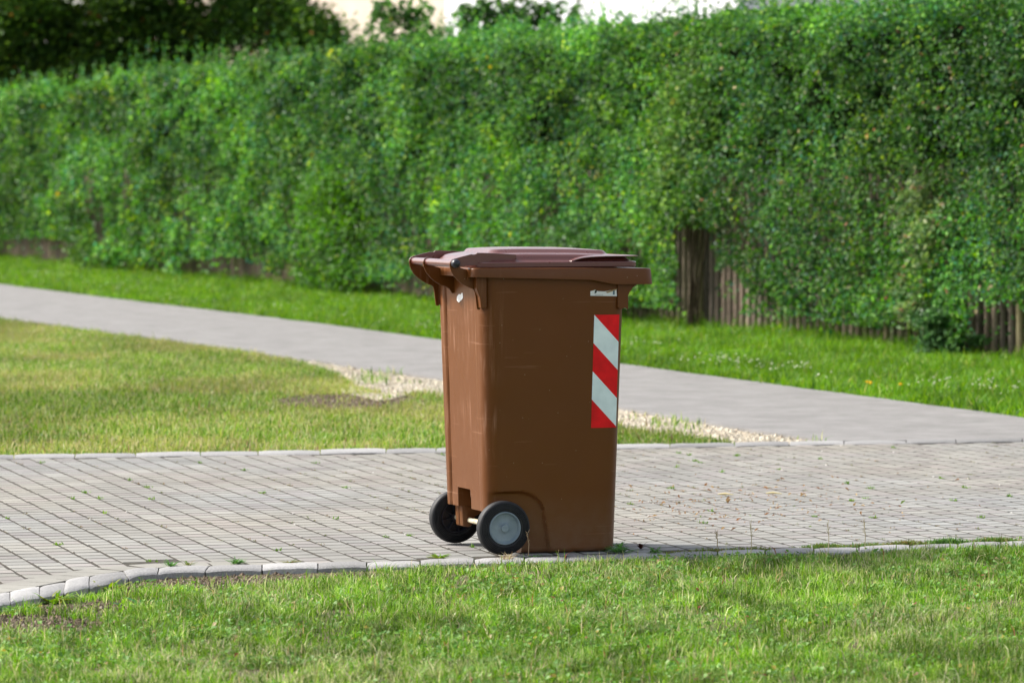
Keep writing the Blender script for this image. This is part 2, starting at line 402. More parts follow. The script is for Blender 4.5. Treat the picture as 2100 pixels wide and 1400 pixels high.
bmesh.ops.triangulate(bm, faces=[f for f in bm.faces if len(f.verts) > 4])
me = bpy.data.meshes.new('path'); bm.to_mesh(me); bm.free()
tag(link_mesh('path', me, M['asphalt']), 'light grey asphalt footpath running diagonally behind the bin', kind='structure')
path_poly = [tuple(p) for p in np.concatenate([U_[::5], L_[::-1][::5]])]

# ------------------------------------------------------------------ paving bricks
PA = R(15.3)
cu = np.array([math.sin(PA), -math.cos(PA)])      # along a course
cv = np.array([math.cos(PA), math.sin(PA)])       # across the courses
field = near_in + far_near[::-1]
sandpoly = MB(); nd = dense(near_in, 60); fd = dense(far_near, 60)
vs = [(p[0], p[1], -0.0012) for p in nd] + [(p[0], p[1], -0.0012) for p in fd]
sandpoly.add(vs, [(i, i + 1, 60 + i + 1, 60 + i) for i in range(59)])
o = sandpoly.build('paving_bed', M['sand']); tag(o, 'sandy bed and joints under the block paving', kind='structure')

def brick_mesh(name, quads, z, cols, mat, bev, depth, label):
    """quads (n,4,2) ccw corner points; each becomes a bevelled block"""
    n = len(quads); cen = quads.mean(1, keepdims=True)
    d = quads - cen
    ln = np.linalg.norm(d, axis=2, keepdims=True)
    inner = cen + d * (1 - bev * 1.4 / ln)
    z = z.reshape(n, 1, -1)
    zt = np.broadcast_to(z, (n, 4, 1)) + rng.normal(0, 0.00012, (n, 4, 1))
    v = np.concatenate([np.concatenate([inner, zt], 2), np.concatenate([quads, zt - bev * 0.7], 2), np.concatenate([quads, zt - depth], 2)], 1)
    V = v.reshape(-1, 3); b = (np.arange(n) * 12)[:, None]
    fs = [np.concatenate([b + i for i in (0, 1, 2, 3)], 1)]
    for i in range(4):
        j = (i + 1) % 4
        fs.append(np.concatenate([b + 4 + i, b + 4 + j, b + j, b + i], 1)); fs.append(np.concatenate([b + 8 + i, b + 8 + j, b + 4 + j, b + 4 + i], 1))
    o = np_mesh(name, V, fs, mat, np.repeat(cols, 12, 0))
    return tag(o, label, kind='structure')

CW, BL = 0.104, 0.120
org = np.array(G(1000, 1050))
quads = []; cols = []; zz = []
border_line = [offset_pt(p, q, 0.0) for p, q in zip(near_in, near_in)]
def near_y(x, off=0.0): return np.interp(x, [p[0] for p in near_in], [p[1] for p in near_in]) + off
def far_y(x): return np.interp(x, [p[0] for p in far_near], [p[1] for p in far_near])
wob_i = {}
for i in range(-70, 70):
    stag = (0.5 if i % 2 else 0.0) + random.uniform(-0.06, 0.06)
    for j in range(-75, 75):
        c = org + cv * (i * CW) + cu * ((j + stag) * BL)
        bx, by = c
        if abs(bx) > 5.2: continue
        border = 0.17 if bx < -1.2 else 0.0
        if by < near_y(bx) + 0.035 + border * 1.3 or by > far_y(bx) - 0.03: continue
        hu = BL / 2 - (random.uniform(0.0070, 0.0090) if random.random() < 0.6 else 0.0115); hv = CW / 2 - random.uniform(0.0058, 0.0076)
        sh = random.gauss(0, 0.0012); rt = random.gauss(0, 0.006)
        q = []
        for su, sv in ((1, -1), (1, 1), (-1, 1), (-1, -1)):
            uu = su * hu; vv = sv * hv + sh
            uu, vv = uu - rt * vv, vv + rt * uu
            p = c + cu * uu + cv * vv
            p[1] = min(max(p[1], near_y(p[0]) + 0.002), far_y(p[0]) - 0.002)
            q.append(p)
        quads.append(q)
        t = random.gauss(0, 0.055); base = np.array((0.248, 0.243, 0.224)) if random.random() < 0.7 else np.array((0.240, 0.226, 0.214))
        warm = float(fbm(bx * 0.9, by * 0.9)) - 0.5
        cols.append(base * (1 + t) * np.array((1 + 0.12 * warm, 1, 1 - 0.18 * warm)))
        zz.append(random.gauss(0, 0.00015))
# border row following the curved kerb at the left
bl = dense([p for p in near_in if p[0] < -0.9], 26)
for row in range(1):
    for i in range(len(bl) - 1):
        p, q2 = bl[i], bl[i + 1]; t = (q2 - p); L = np.linalg.norm(t); t = t / L; nn = np.array((-t[1], t[0]))
        g = 0.004
        a0 = p + t * g + nn * 0.006; a1 = q2 - t * g + nn * 0.006
        quads.append([a0, a1, a1 + nn * 0.145, a0 + nn * 0.145]); cols.append(np.array((0.25, 0.243, 0.218)) * random.uniform(0.94, 1.05)); zz.append(0.0004)
brick_mesh('paving', np.array(quads), np.array(zz), np.array(cols), M['brick'], 0.0010, 0.03, 'light grey concrete block paving laid in staggered courses under the bin')

# kerbs of rough granite setts
def kerb(inn, out, length, name, label, top=0.004, depth=0.09, jit=0.006):
    A = np.array(inn); B = np.array(out)
    seg = np.r_[0, np.cumsum(np.hypot(*(np.diff(A, axis=0)).T))]
    n = int(seg[-1] / length); ts = np.linspace(0, seg[-1], n + 1); ts[1:-1] += rng.normal(0, length * 0.06, n - 1)
    segB = np.r_[0, np.cumsum(np.hypot(*(np.diff(B, axis=0)).T))]
    def at(P, S, t, k=1.0): t = t * S[-1] / seg[-1]; return np.array((np.interp(t, S, P[:, 0]), np.interp(t, S, P[:, 1])))
    # match outer points by nearest vertex interpolation
    vs = []; fs = []; cs = []
    for i in range(n):
        t0, t1 = ts[i] + 0.0025, ts[i + 1] - 0.0025
        nu, nv = 6, 5; base = len(vs); col = np.array((0.28, 0.277, 0.275)) * random.uniform(0.72, 1.2)
        hz = top + random.gauss(0, 0.0012); tilt = random.gauss(0, 0.006)
        for a in range(nu + 1):
            t = t0 + (t1 - t0) * a / nu
            idx = np.interp(t, seg, np.arange(len(A)))
            pa = at(A, seg, t); pb = np.array((np.interp(idx, np.arange(len(B)), B[:, 0]), np.interp(idx, np.arange(len(B)), B[:, 1])))
            prof = [(-0.0, -depth), (0.0, -0.006), (0.05, -0.001), (0.35, 0.001), (0.7, 0.0), (0.93, -0.002), (1.0, -0.008), (1.01, -depth)]
            for kq, (s_, dz) in enumerate(prof):
                e = 0.0035 * (abs(a / nu * 2 - 1) ** 6)
                jz = 0 if kq in (0, 7) else random.gauss(0, 0.0005)
                p = pa + (pb - pa) * s_
                jx = random.gauss(0, jit * 0.3) if kq in (5, 6) else 0
                vs.append((p[0] + jx, p[1] - abs(jx), hz + dz - (e if 0 < kq < 7 else 0) + jz + (tilt * (t - t0) if 0 < kq < 7 else 0))); cs.append(col)
        m_ = 8
        for a in range(nu):
            for b in range(m_ - 1): fs.append((base + a*m_ + b, base + a*m_ + b + 1, base + (a+1)*m_ + b + 1, base + (a+1)*m_ + b))
        fs.append(tuple(base + b for b in range(m_))[::-1]); fs.append(tuple(base + nu*m_ + b for b in range(m_)))
    me = bpy.data.meshes.new(name); me.from_pydata(vs, [], fs)
    ca = me.color_attributes.new('Col', 'FLOAT_COLOR', 'POINT'); cc = np.ones((len(vs), 4), np.float32); cc[:, :3] = cs; ca.data.foreach_set('color', cc.ravel())
    bm = bmesh.new(); bm.from_mesh(me); bmesh.ops.recalc_face_normals(bm, faces=bm.faces); bm.to_mesh(me); bm.free()
    me.polygons.foreach_set('use_smooth', [True] * len(me.polygons)); me.set_sharp_from_angle(angle=R(40))
    return tag(link_mesh(name, me, M['granite']), label, kind='structure')
kerb(near_in, near_out, 0.185, 'kerb', 'pale granite sett kerb curving along the near lawn edge')
kerb(far_far, far_near, 0.30, 'kerb', 'thin pale stone kerb along the far side of the paving', top=0.008)

# ------------------------------------------------------------------ grass, pebbles and other scatter
def scatter(poly, dens, mask=None):
    P = np.array(poly); x0, y0 = P.min(0); x1, y1 = P.max(0)
    n = int((x1 - x0) * (y1 - y0) * dens)
    x = rng.uniform(x0, x1, n); y = rng.uniform(y0, y1, n)
    k = in_poly(x, y, poly); x, y = x[k], y[k]
    if mask is not None:
        k = rng.random(len(x)) < mask(x, y); x, y = x[k], y[k]
    return x, y

def pal(n, cols, wts):
    cols = np.array(cols, float); idx = rng.choice(len(cols), n, p=np.array(wts) / sum(wts))
    return cols[idx] * rng.normal(1, 0.12, (n, 1)).clip(0.6, 1.4)

def blades(x, y, z, h, wd, lean, az=None):
    n = len(x); az = rng.uniform(0, 2 * math.pi, n) if az is None else az
    la = rng.uniform(0, 2 * math.pi, n)
    d = np.stack([np.cos(az), np.sin(az), 0 * az], 1) * (wd / 2)[:, None]
    ldir = np.stack([np.cos(la), np.sin(la), 0 * la], 1)
    p0 = np.stack([x, y, z], 1)
    up = np.array((0, 0, 1.0))
    p1 = p0 + up * (h * 0.55)[:, None] + ldir * (h * lean * 0.3)[:, None]
    p2 = p0 + up * (h * (1 - 0.25 * lean.clip(0, 1.5)))[:, None] + ldir * (h * lean)[:, None]
    V = np.stack([p0 - d, p0 + d, p1 + d * 0.85, p1 - d * 0.85, p2], 1).reshape(-1, 3)
    b = (np.arange(n) * 5)[:, None]
    return V, [np.concatenate([b, b + 1, b + 2, b + 3], 1), np.concatenate([b + 3, b + 2, b + 4], 1)]

def leaves(P, Nn, size, aspect=0.55, fold=0.25, spin=None):
    n = len(P); Nn = Nn / np.linalg.norm(Nn, axis=1, keepdims=True)
    r = rng.normal(0, 1, (n, 3)); u = r - (r * Nn).sum(1, keepdims=True) * Nn; u /= np.linalg.norm(u, axis=1, keepdims=True)
    v = np.cross(Nn, u); s = size[:, None]
    a = P - u * s * 0.5; t = P + u * s * 0.5 + Nn * s * -0.12
    l = P + v * s * aspect * 0.5 + Nn * s * fold * 0.5 - u * s * 0.05; rr = P - v * s * aspect * 0.5 + Nn * s * fold * 0.5 - u * s * 0.05
    V = np.stack([a, rr, t, l], 1).reshape(-1, 3); b = (np.arange(n) * 4)[:, None]
    return V, [np.concatenate([b, b + 1, b + 2], 1), np.concatenate([b, b + 2, b + 3], 1)]

def merge(parts):
    """[(V, polys, cols_per_item, verts_per_item)]"""
    Vs, Ps, Cs, o = [], [], [], 0
    for V, polys, c, k in parts:
        Vs.append(V); Ps += [p + o for p in polys]; Cs.append(np.repeat(c, k, 0)); o += len(V)
    return np.concatenate(Vs), Ps, np.concatenate(Cs)

def pebbles(x, y, z, r, cols):
    oc = np.array([(1,0,0),(-1,0,0),(0,1,0),(0,-1,0),(0,0,0.75),(0,0,-0.6)], float)
    of = np.array([(0,2,4),(2,1,4),(1,3,4),(3,0,4),(2,0,5),(1,2,5),(3,1,5),(0,3,5)])
    n = len(x); az = rng.uniform(0, 6.28, n); ca, sa = np.cos(az), np.sin(az)
    st = rng.uniform(0.6, 1.3, (n, 6, 1)) * oc[None]
    X = st[..., 0] * ca[:, None] - st[..., 1] * sa[:, None]; Y = st[..., 0] * sa[:, None] + st[..., 1] * ca[:, None]
    V = np.stack([X, Y, st[..., 2]], 2) * r[:, None, None] + np.stack([x, y, z], 1)[:, None, :]
    return V.reshape(-1, 3), [(of[None] + (np.arange(n) * 6)[:, None, None]).reshape(-1, 3)], cols, 6

GREENS = [(0.088, 0.220, 0.010), (0.135, 0.300, 0.014), (0.27, 0.38, 0.10), (0.045, 0.125, 0.012), (0.48, 0.49, 0.25), (0.45, 0.40, 0.22), (0.22, 0.15, 0.07)]

# near lawn
lawn = [G(-700, 1500), G(-420, 1366), G(-150, 1277), G(0, 1246), G(80, 1232), G(150, 1220), G(286, 1187), G(352, 1180), G(503, 1174), G(700, 1168), G(1060, 1157), G(1583, 1138.5), G(2100, 1122), G(2900, 1099), (5.0, 10.2), (-3.4, 10.2)]
bare1 = G(60, 1272); bare2 = G(420, 1186)
def lawn_mask(x, y):
    m = np.ones_like(x)
    for (bx, by), rx, ry in ((bare1, 0.24, 0.26), (bare2, 0.26, 0.30), (G(560, 1180), 0.22, 0.20), (G(180, 1236), 0.16, 0.22), (G(700, 1172), 0.2, 0.10), (G(20, 1262), 0.2, 0.22)):
        q = ((x - bx) / rx) ** 2 + ((y - by) / ry) ** 2 + 0.7 * (fbm(x * 14, y * 14) - 0.5)
        m = np.minimum(m, np.where(q < 1, 0.04, 1))
    m *= 0.12 + 1.0 * sstep(0.32, 0.58, fbm(x * 11, y * 8, oct=3))
    vis = np.abs(x) < 0.13 * y + 0.3
    return m * np.where(vis, 1, 0.35)
x, y = scatter(lawn, 24000, lawn_mask)
n = len(x); pat = fbm(x * 1.6 + 9, y * 1.3)
dry = np.clip(sstep(0.50, 0.68, fbm(x * 2.3 + 40, y * 1.6 + 3)) + 1.2 * np.exp(-((x - G(1130, 1165)[0]) / 0.33) ** 2 - ((y - G(1130, 1172)[1]) / 0.22) ** 2), 0, 1)
h = rng.gamma(6, 0.0053, n) * (0.5 + 1.0 * fbm(x * 6, y * 5)); wd = rng.uniform(0.0018, 0.0042, n)
edge_y = np.interp(x, [p[0] for p in near_out], [p[1] for p in near_out]); h *= 0.75 + 0.25 * sstep(0.0, 0.4, edge_y - y)
lean = np.abs(rng.normal(0.6, 0.7, n)).clip(0, 2.2)
c = pal(n, GREENS, [25, 28, 22, 14, 6, 2.5, 0.8])
tuft = fbm(x * 13 + 3, y * 9); c = c * (0.58 + 0.80 * sstep(0.3, 0.7, tuft))[:, None] * (1 - 0.14 * sstep(0.5, 0.3, pat))[:, None] * (1 + 0.25 * sstep(0.5, 0.7, pat))[:, None]  # tuft noise puts the turf's shadows and highlights into the blade colour
dc = pal(n, [(0.40, 0.42, 0.22), (0.50, 0.48, 0.30), (0.25, 0.33, 0.10), (0.3, 0.22, 0.12)], [30, 20, 40, 4])
sel = rng.random(n) < dry * 0.34; c[sel] = dc[sel]
z = ground_h(x, y) - 0.003
Vb, Fb = blades(x, y, z, h, wd, lean)
# clover and other small broad leaves among the blades
cx, cy = scatter(lawn, 2600, lambda x, y: lawn_mask(x, y) * sstep(0.42, 0.6, fbm(x * 3 + 70, y * 3)))
nc = len(cx); cn = rng.normal(0, 0.45, (nc, 3)); cn[:, 2] = 1; cn[:, 1] -= 0.3
Pc = np.stack([cx, cy, ground_h(cx, cy) + rng.uniform(0.006, 0.030, nc)], 1)
Vc, Fc = leaves(Pc, cn, rng.uniform(0.010, 0.022, nc), 0.85, 0.15)
cc = pal(nc, [(0.08, 0.21, 0.025), (0.13, 0.29, 0.04), (0.20, 0.36, 0.09), (0.36, 0.30, 0.06), (0.22, 0.06, 0.04), (0.45, 0.36, 0.2)], [10, 10, 7, 0.6, 0.35, 0.5])
# dead stalks
sx_, sy_ = scatter(lawn, 45, lambda x, y: lawn_mask(x, y)); ns = len(sx_)
Vs_, Fs_ = blades(sx_, sy_, ground_h(sx_, sy_), rng.uniform(0.04, 0.08, ns), rng.uniform(0.002, 0.004, ns), np.abs(rng.normal(0.2, 0.5, ns)))
cs_ = pal(ns, [(0.48, 0.36, 0.18), (0.52, 0.45, 0.26), (0.3, 0.12, 0.06)], [3, 3, 1])
V, Fp, cols = merge([(Vb, Fb, c, 5), (Vc, Fc, cc, 4), (Vs_, Fs_, cs_, 5)])
tag(np_mesh('grass', V, Fp, M['grass'], cols), 'short mown lawn with clover and dry blades in front of the kerb', kind='stuff')

spots = [(bare1, 0.24, 0.26), (bare2, 0.26, 0.30), (G(560, 1180), 0.22, 0.20), (G(180, 1236), 0.16, 0.22), (G(20, 1262), 0.2, 0.22), (G(705, 820), 0.36, 0.9), (G(755, 815), 0.30, 0.7), (G(630, 817), 0.22, 0.6)]
sx1, sy1 = [], []
for (bx, by), rx, ry in spots:
    k = int(4200 * rx * ry * 4); sx1.append(rng.normal(bx, rx * 0.6, k)); sy1.append(rng.normal(by, ry * 0.6, k))
sx1 = np.concatenate(sx1); sy1 = np.concatenate(sy1)
yo = np.interp(sx1, [p[0] for p in near_out], [p[1] for p in near_out]); ym_ = np.interp(sx1, [p[0] for p in far_far], [p[1] for p in far_far])
k = (sy1 < yo - 0.01) | (sy1 > ym_ + 0.03); sx1, sy1 = sx1[k], sy1[k]; n = len(sx1)
V1, P1, C1, k1 = pebbles(sx1, sy1, ground_h(sx1, sy1) + 0.002, rng.gamma(3, 0.0016, n).clip(0.002, 0.014), pal(n, [(0.14, 0.10, 0.065), (0.20, 0.155, 0.11), (0.09, 0.065, 0.042), (0.3, 0.26, 0.2)], [4, 3, 3, 0.7]))
V, Fp, cols = merge([(V1, P1, C1, k1)])
tag(np_mesh('soil_crumbs', V, Fp, M['pebble'], cols), 'loose brown soil crumbs on the bare spots of the lawns', kind='stuff')

# middle lawn between paving and path
mid_low = [G(-500, 943), G(0, 934), G(500, 926), G(900, 920), G(1300, 912.5), G(1515, 908.5)]
mid_up = [G(1480, 899), G(1400, 890), G(1283, 874), G(915, 812), G(850, 802), G(800, 806), G(730, 790), G(690, 764), G(600, 736), G(480, 716), G(300, 693), G(0, 653), G(-500, 563)]
midpoly = mid_low + mid_up
soil_shade_spots = [(G(705, 820), 0.36, 0.9), (G(755, 815), 0.30, 0.7), (G(630, 817), 0.22, 0.6), (G(330, 803), 0.35, 0.28), (G(430, 803), 0.25, 0.25), (G(120, 800), 0.4, 0.16)]  # front entries bare soil; last ones thin grass for a mound's line of shadow
def mid_mask(x, y):
    m = np.ones_like(x)
    for k, ((bx, by), rx, ry) in enumerate(soil_shade_spots):
        q = ((x - bx) / rx) ** 2 + ((y - by) / ry) ** 2 + 1.1 * (fbm(x * 7, y * 5) - 0.5)
        m = np.minimum(m, np.where(q < 1, 0.05 if k < 3 else 0.35, 1))
    return m * (0.5 + 0.8 * fbm(x * 3, y * 2))
x, y = scatter(midpoly, 5000, mid_mask)
n = len(x); pat = fbm(x * 1.1 + 9, y * 0.55)
px_, py_ = to_px(np.stack([x, y, 0 * x], 1))
tan = np.clip(sstep(0.46, 0.66, fbm(x * 1.2 + 40, y * 0.7 + 3)) * 0.85 + 0.45 * np.exp(-((py_ - 868) / 18) ** 2) + 0.35 * np.exp(-((py_ - 700) / 26) ** 2 - ((px_ - 330) / 260) ** 2), 0, 1)
h = rng.gamma(7, 0.0048, n) * (0.6 + 0.9 * fbm(x * 4, y * 3)); wd = rng.uniform(0.004, 0.008, n)
c = pal(n, GREENS, [20, 30, 26, 8, 8, 3, 1])
dc = pal(n, [(0.38, 0.38, 0.14), (0.46, 0.42, 0.22), (0.28, 0.35, 0.08), (0.3, 0.2, 0.12)], [24, 14, 56, 3])
sel = rng.random(n) < (0.2 + tan) * 0.8; c[sel] = dc[sel]
c *= (0.72 + 0.34 * sstep(0.3, 0.7, pat) + 0.16 * (fbm(x * 9, y * 6) - 0.5))[:, None]
Vb, Fb = blades(x, y, ground_h(x, y) - 0.003, h, wd, np.abs(rng.normal(0.5, 0.45, n)))
V, Fp, cols = merge([(Vb, Fb, c, 5)])
tag(np_mesh('grass', V, Fp, M['grass'], cols), 'patchy sun-dried lawn between the paving and the footpath', kind='stuff')

# hedge line
HS = np.array((4.0, 30.0)); HD = np.array((-1.0, 3.0)) / math.sqrt(10); HN = np.array((-3.0, -1.0)) / math.sqrt(10)
def hpt(s, off): return HS[0] + HD[0] * s + HN[0] * off, HS[1] + HD[1] * s + HN[1] * off
# verge between path and hedge
verge = [tuple(p) for p in U_[::6]] + [hpt(-9, -0.4), hpt(0, -0.4), hpt(45, -0.4)]
x, y = scatter(verge, 3600, lambda x, y: np.where(np.abs(x) < 0.13 * y + 0.8, 1, 0.2) * (0.55 + 0.7 * fbm(x * 3, y * 2)) * np.clip(36 / y, 0.4, 1))
n = len(x)
h = rng.gamma(9, 0.0072, n) * (0.6 + 0.9 * fbm(x * 3, y * 2)); wd = rng.uniform(0.006, 0.011, n) * np.clip(y / 36, 1, 1.6)
c = pal(n, [(0.085, 0.235, 0.012), (0.12, 0.29, 0.018), (0.18, 0.34, 0.03), (0.055, 0.15, 0.02), (0.32, 0.37, 0.11)], [26, 30, 20, 10, 4])
c *= (0.55 + 0.8 * fbm(x * 3.5, y * 1.6))[:, None]
# taller, darker tufts along the fence foot
s_al = (x - HS[0]) * HD[0] + (y - HS[1]) * HD[1]; off = (x - HS[0]) * HN[0] + (y - HS[1]) * HN[1]
ft = sstep(0.35, 0.0, off); h *= 1 + 1.4 * ft * fbm(s_al * 2, s_al * 0)
Vb, Fb = blades(x, y, ground_h(x, y) - 0.003, h, wd, np.abs(rng.normal(0.5, 0.45, n)))
V, Fp, cols = merge([(Vb, Fb, c, 5)])
tag(np_mesh('grass', V, Fp, M['grass'], cols), 'lush bright green verge grass between footpath and hedge', kind='stuff')

# white clover heads and a few yellow ones
cl = [(90, 562, 60, 7, 26), (250, 583, 80, 7, 24), (340, 612, 40, 9, 20), (420, 618, 30, 6, 14), (750, 655, 60, 9, 20), (870, 668, 40, 10, 18), (1330, 700, 50, 8, 12), (1480, 738, 90, 8, 34),
      (1560, 752, 70, 8, 22), (1640, 752, 40, 6, 14), (1920, 783, 60, 8, 12), (2040, 795, 60, 10, 16), (1700, 775, 60, 10, 8), (600, 632, 60, 12, 14), (2010, 787, 40, 5, 8)]
fx, fy = [], []
for px, py, sx, sy, k in cl:
    for _ in range(k):
        gx, gy = G(random.gauss(px, sx * 0.6), random.gauss(py, sy * 0.7), 0.08); fx.append(gx); fy.append(gy)
fx = np.array(fx); fy = np.array(fy); k = in_poly(fx, fy, verge); fx, fy = fx[k], fy[k]; n = len(fx)
V1, P1, C1, k1 = pebbles(fx, fy, rng.uniform(0.07, 0.11, n), rng.uniform(0.006, 0.011, n), pal(n, [(0.60, 0.64, 0.48)], [1]))
yx = np.array([G(1780, 786, .08)[0], G(1786, 788, .08)[0], G(1848, 791, .08)[0], G(990, 690, .08)[0]]); yy = np.array([G(1780, 786, .08)[1], G(1786, 788, .08)[1], G(1848, 791, .08)[1], G(990, 690, .08)[1]])
V2, P2, C2, k2 = pebbles(yx, yy, np.full(4, 0.09), np.full(4, 0.015), np.tile((0.75, 0.5, 0.02), (4, 1)))
Vs_, Fs_ = blades(fx, fy, 0 * fx - 0.02, np.full(n, 0.12), np.full(n, 0.004), np.full(n, 0.02))
V, Fp, cols = merge([(V1, P1, C1, k1), (V2, P2, C2, k2), (Vs_, Fs_, np.tile((0.1, 0.2, 0.03), (n, 1)), 5)])
tag(np_mesh('clover_flowers', V, Fp, M['petal'], cols), 'small white clover heads dotted over the verge grass', kind='stuff')

# gravel beside the path
gravel = [G(560, 727), G(600, 733), G(900, 776), G(1300, 841), G(1500, 876), G(1700, 905.5), G(1510, 906), G(1480, 899), G(1400, 890), G(1283, 874), G(915, 812), G(850, 802), G(780, 818), G(700, 800), G(720, 780), G(660, 757), G(600, 741)]
x, y = scatter(gravel, 5200, lambda x, y: 0.35 + 0.9 * sstep(0.3, 0.5, fbm(x * 4, y * 2)))
gl = [G(430, 708), G(600, 733), G(620, 742), G(430, 714)]
x2, y2 = scatter(gl, 2500); x = np.r_[x, x2]; y = np.r_[y, y2]; n = len(x)
c = pal(n, [(0.52, 0.46, 0.36), (0.45, 0.40, 0.31), (0.58, 0.54, 0.45), (0.32, 0.27, 0.21)], [5, 4, 2.5, 2])
V1, P1, C1, k1 = pebbles(x, y, ground_h(x, y) + 0.0065, rng.gamma(2.2, 0.0026, n).clip(0.002, 0.024), c)
V, Fp, cols = merge([(V1, P1, C1, k1)])
tag(np_mesh('gravel', V, Fp, M['pebble'], cols), 'cream gravel spilling along the footpath edge behind the bin', kind='stuff')
gs = MB(); gp = [(p[0], p[1], 0.0) for p in gravel]
me = bpy.data.meshes.new('gravel_bed'); me.from_pydata([(p[0], p[1], -0.0145) for p in gravel], [], [tuple(range(len(gravel)))])
M['gbed'] = surf('gravel_bed', (0.34, 0.28, 0.20), (0.54, 0.47, 0.37), 9, 0.95, 0.6, 120)
tag(link_mesh('gravel_bed', me, M['gbed']), 'compacted pale grit under the gravel by the footpath', kind='structure')
# sprigs of grass in the gravel
x, y = scatter(gravel, 500, lambda x, y: sstep(0.6, 0.75, fbm(x * 3.2 + 5, y * 1.8)) + 0.01); n = len(x)
Vb, Fb = blades(x, y, ground_h(x, y), rng.uniform(0.03, 0.09, n), rng.uniform(0.005, 0.009, n), np.abs(rng.normal(0.4, 0.3, n)))
tag(np_mesh('grass_sprigs', *merge([(Vb, Fb, pal(n, GREENS, [20, 30, 26, 8, 8, 3, 1]), 5)])[:2], M['grass'], np.repeat(pal(n, GREENS, [20, 30, 26, 8, 8, 3, 1]), 5, 0)), 'sparse green sprigs growing through the cream gravel', kind='stuff')

# joint litter: pebbles, moss and scraps lying on the paving
n = 1300; i_ = rng.integers(-45, 45, n); t_ = rng.uniform(-7, 7, n)
p = org[None] + cv[None] * ((i_ + 0.5) * CW)[:, None] + cu[None] * t_[:, None] + rng.normal(0, 0.0045, (n, 2))
k = (p[:, 1] > near_y(p[:, 0]) + 0.02) & (p[:, 1] < far_y(p[:, 0]) - 0.02) & (np.abs(p[:, 0]) < 0.125 * p[:, 1] + 0.2) & ((p[:, 0] > -1.3) | (p[:, 1] > near_y(p[:, 0]) + 0.2)); p = p[k]; n = len(p)
V1, P1, C1, k1 = pebbles(p[:, 0], p[:, 1], np.full(n, -0.001), rng.gamma(3, 0.0012, n).clip(0.0015, 0.009), pal(n, [(0.45, 0.42, 0.38), (0.2, 0.17, 0.13), (0.62, 0.6, 0.56)], [3, 4, 2]))
V, Fp, cols = merge([(V1, P1, C1, k1)])
tag(np_mesh('grit', V, Fp, M['pebble'], cols), 'fine grit lying in the long joints of the paving', kind='stuff')
def jp(n, jit=0.004):
    i_ = rng.integers(-45, 45, n); t_ = rng.uniform(-7, 7, n)
    p = org[None] + cv[None] * ((i_ + 0.5) * CW)[:, None] + cu[None] * t_[:, None] + rng.normal(0, jit, (n, 2))
    k = (p[:, 1] > near_y(p[:, 0]) + 0.03) & (p[:, 1] < far_y(p[:, 0]) - 0.02) & (np.abs(p[:, 0]) < 0.125 * p[:, 1] + 0.2)
    return p[k]
p = jp(9000); mk = fbm(p[:, 0] * 1.2 + 30, p[:, 1] * 1.2); p = p[rng.random(len(p)) < sstep(0.45, 0.75, mk) * 0.5 + 0.02]; 
pp_ = np.repeat(p, 6, 0) + rng.normal(0, 0.006, (len(p) * 6, 2)); n = len(pp_)
Pm = np.stack([pp_[:, 0], pp_[:, 1], rng.uniform(0.0, 0.006, n)], 1); nn = rng.normal(0, 0.6, (n, 3)); nn[:, 2] = 1
Vm, Fm = leaves(Pm, nn, rng.uniform(0.004, 0.011, n), 0.5, 0.2)
cm = pal(n, [(0.10, 0.15, 0.03), (0.16, 0.2, 0.05), (0.2, 0.13, 0.05), (0.28, 0.19, 0.08)], [3, 2, 3, 2])
# small green tufts in the joints
q = jp(330, 0.003); q = q[:170]; q2 = np.repeat(q, 16, 0) + rng.normal(0, 0.009, (len(q) * 16, 2)); n2 = len(q2)
Vt, Ft = blades(q2[:, 0], q2[:, 1], 0 * q2[:, 0] - 0.004, rng.uniform(0.006, 0.022, n2), rng.uniform(0.003, 0.006, n2), np.abs(rng.normal(0.6, 0.4, n2)))
V, Fp, cols = merge([(Vm, Fm, cm, 4), (Vt, Ft, pal(n2, [(0.10, 0.24, 0.03), (0.16, 0.30, 0.04)], [1, 1]), 5)])
tag(np_mesh('moss', V, Fp, M['grass'], cols), 'moss and tiny green sprouts in the paving joints', kind='stuff')
# brown scraps right of the bin
n = 420; lx = rng.normal(1500, 170, n); ly = rng.normal(1035, 32, n); k = (lx > 1290) & (ly < 1115) & (ly > 930); lx, ly = lx[k], ly[k]; n = len(lx)
g = np.array([G(a_, b_) for a_, b_ in zip(lx, ly)]); nn = rng.normal(0, 0.5, (n, 3)); nn[:, 2] = 1
Vl, Fl = leaves(np.stack([g[:, 0], g[:, 1], rng.uniform(0.003, 0.009, n)], 1), nn, rng.gamma(4, 0.0035, n).clip(0.005, 0.035), 0.35, 0.3)
V, Fp, cols = merge([(Vl, Fl, pal(n, [(0.30, 0.18, 0.07), (0.22, 0.12, 0.05), (0.42, 0.30, 0.14), (0.12, 0.2, 0.04)], [4, 3, 3, 1]), 4)])
tag(np_mesh('leaf_litter', V, Fp, M['grass'], cols), 'brown dry scraps strewn over the paving right of the bin', kind='stuff')

# ------------------------------------------------------------------ wheelie bin
BT = R(20)
root = empty('wheelie_bin', (-0.1215, 15.508, 0.003), BT)
tag(root, 'brown two-wheeled refuse bin with closed lid standing on the paving', 'wheelie bin')

def lerp(a, b, t): return a + (b - a) * t
def b_a0(z): return lerp(-0.047, -0.078, z)
def b_a1(z): return lerp(0.452, 0.480, z)
def b_hw(z): return lerp(0.234, 0.262, z)

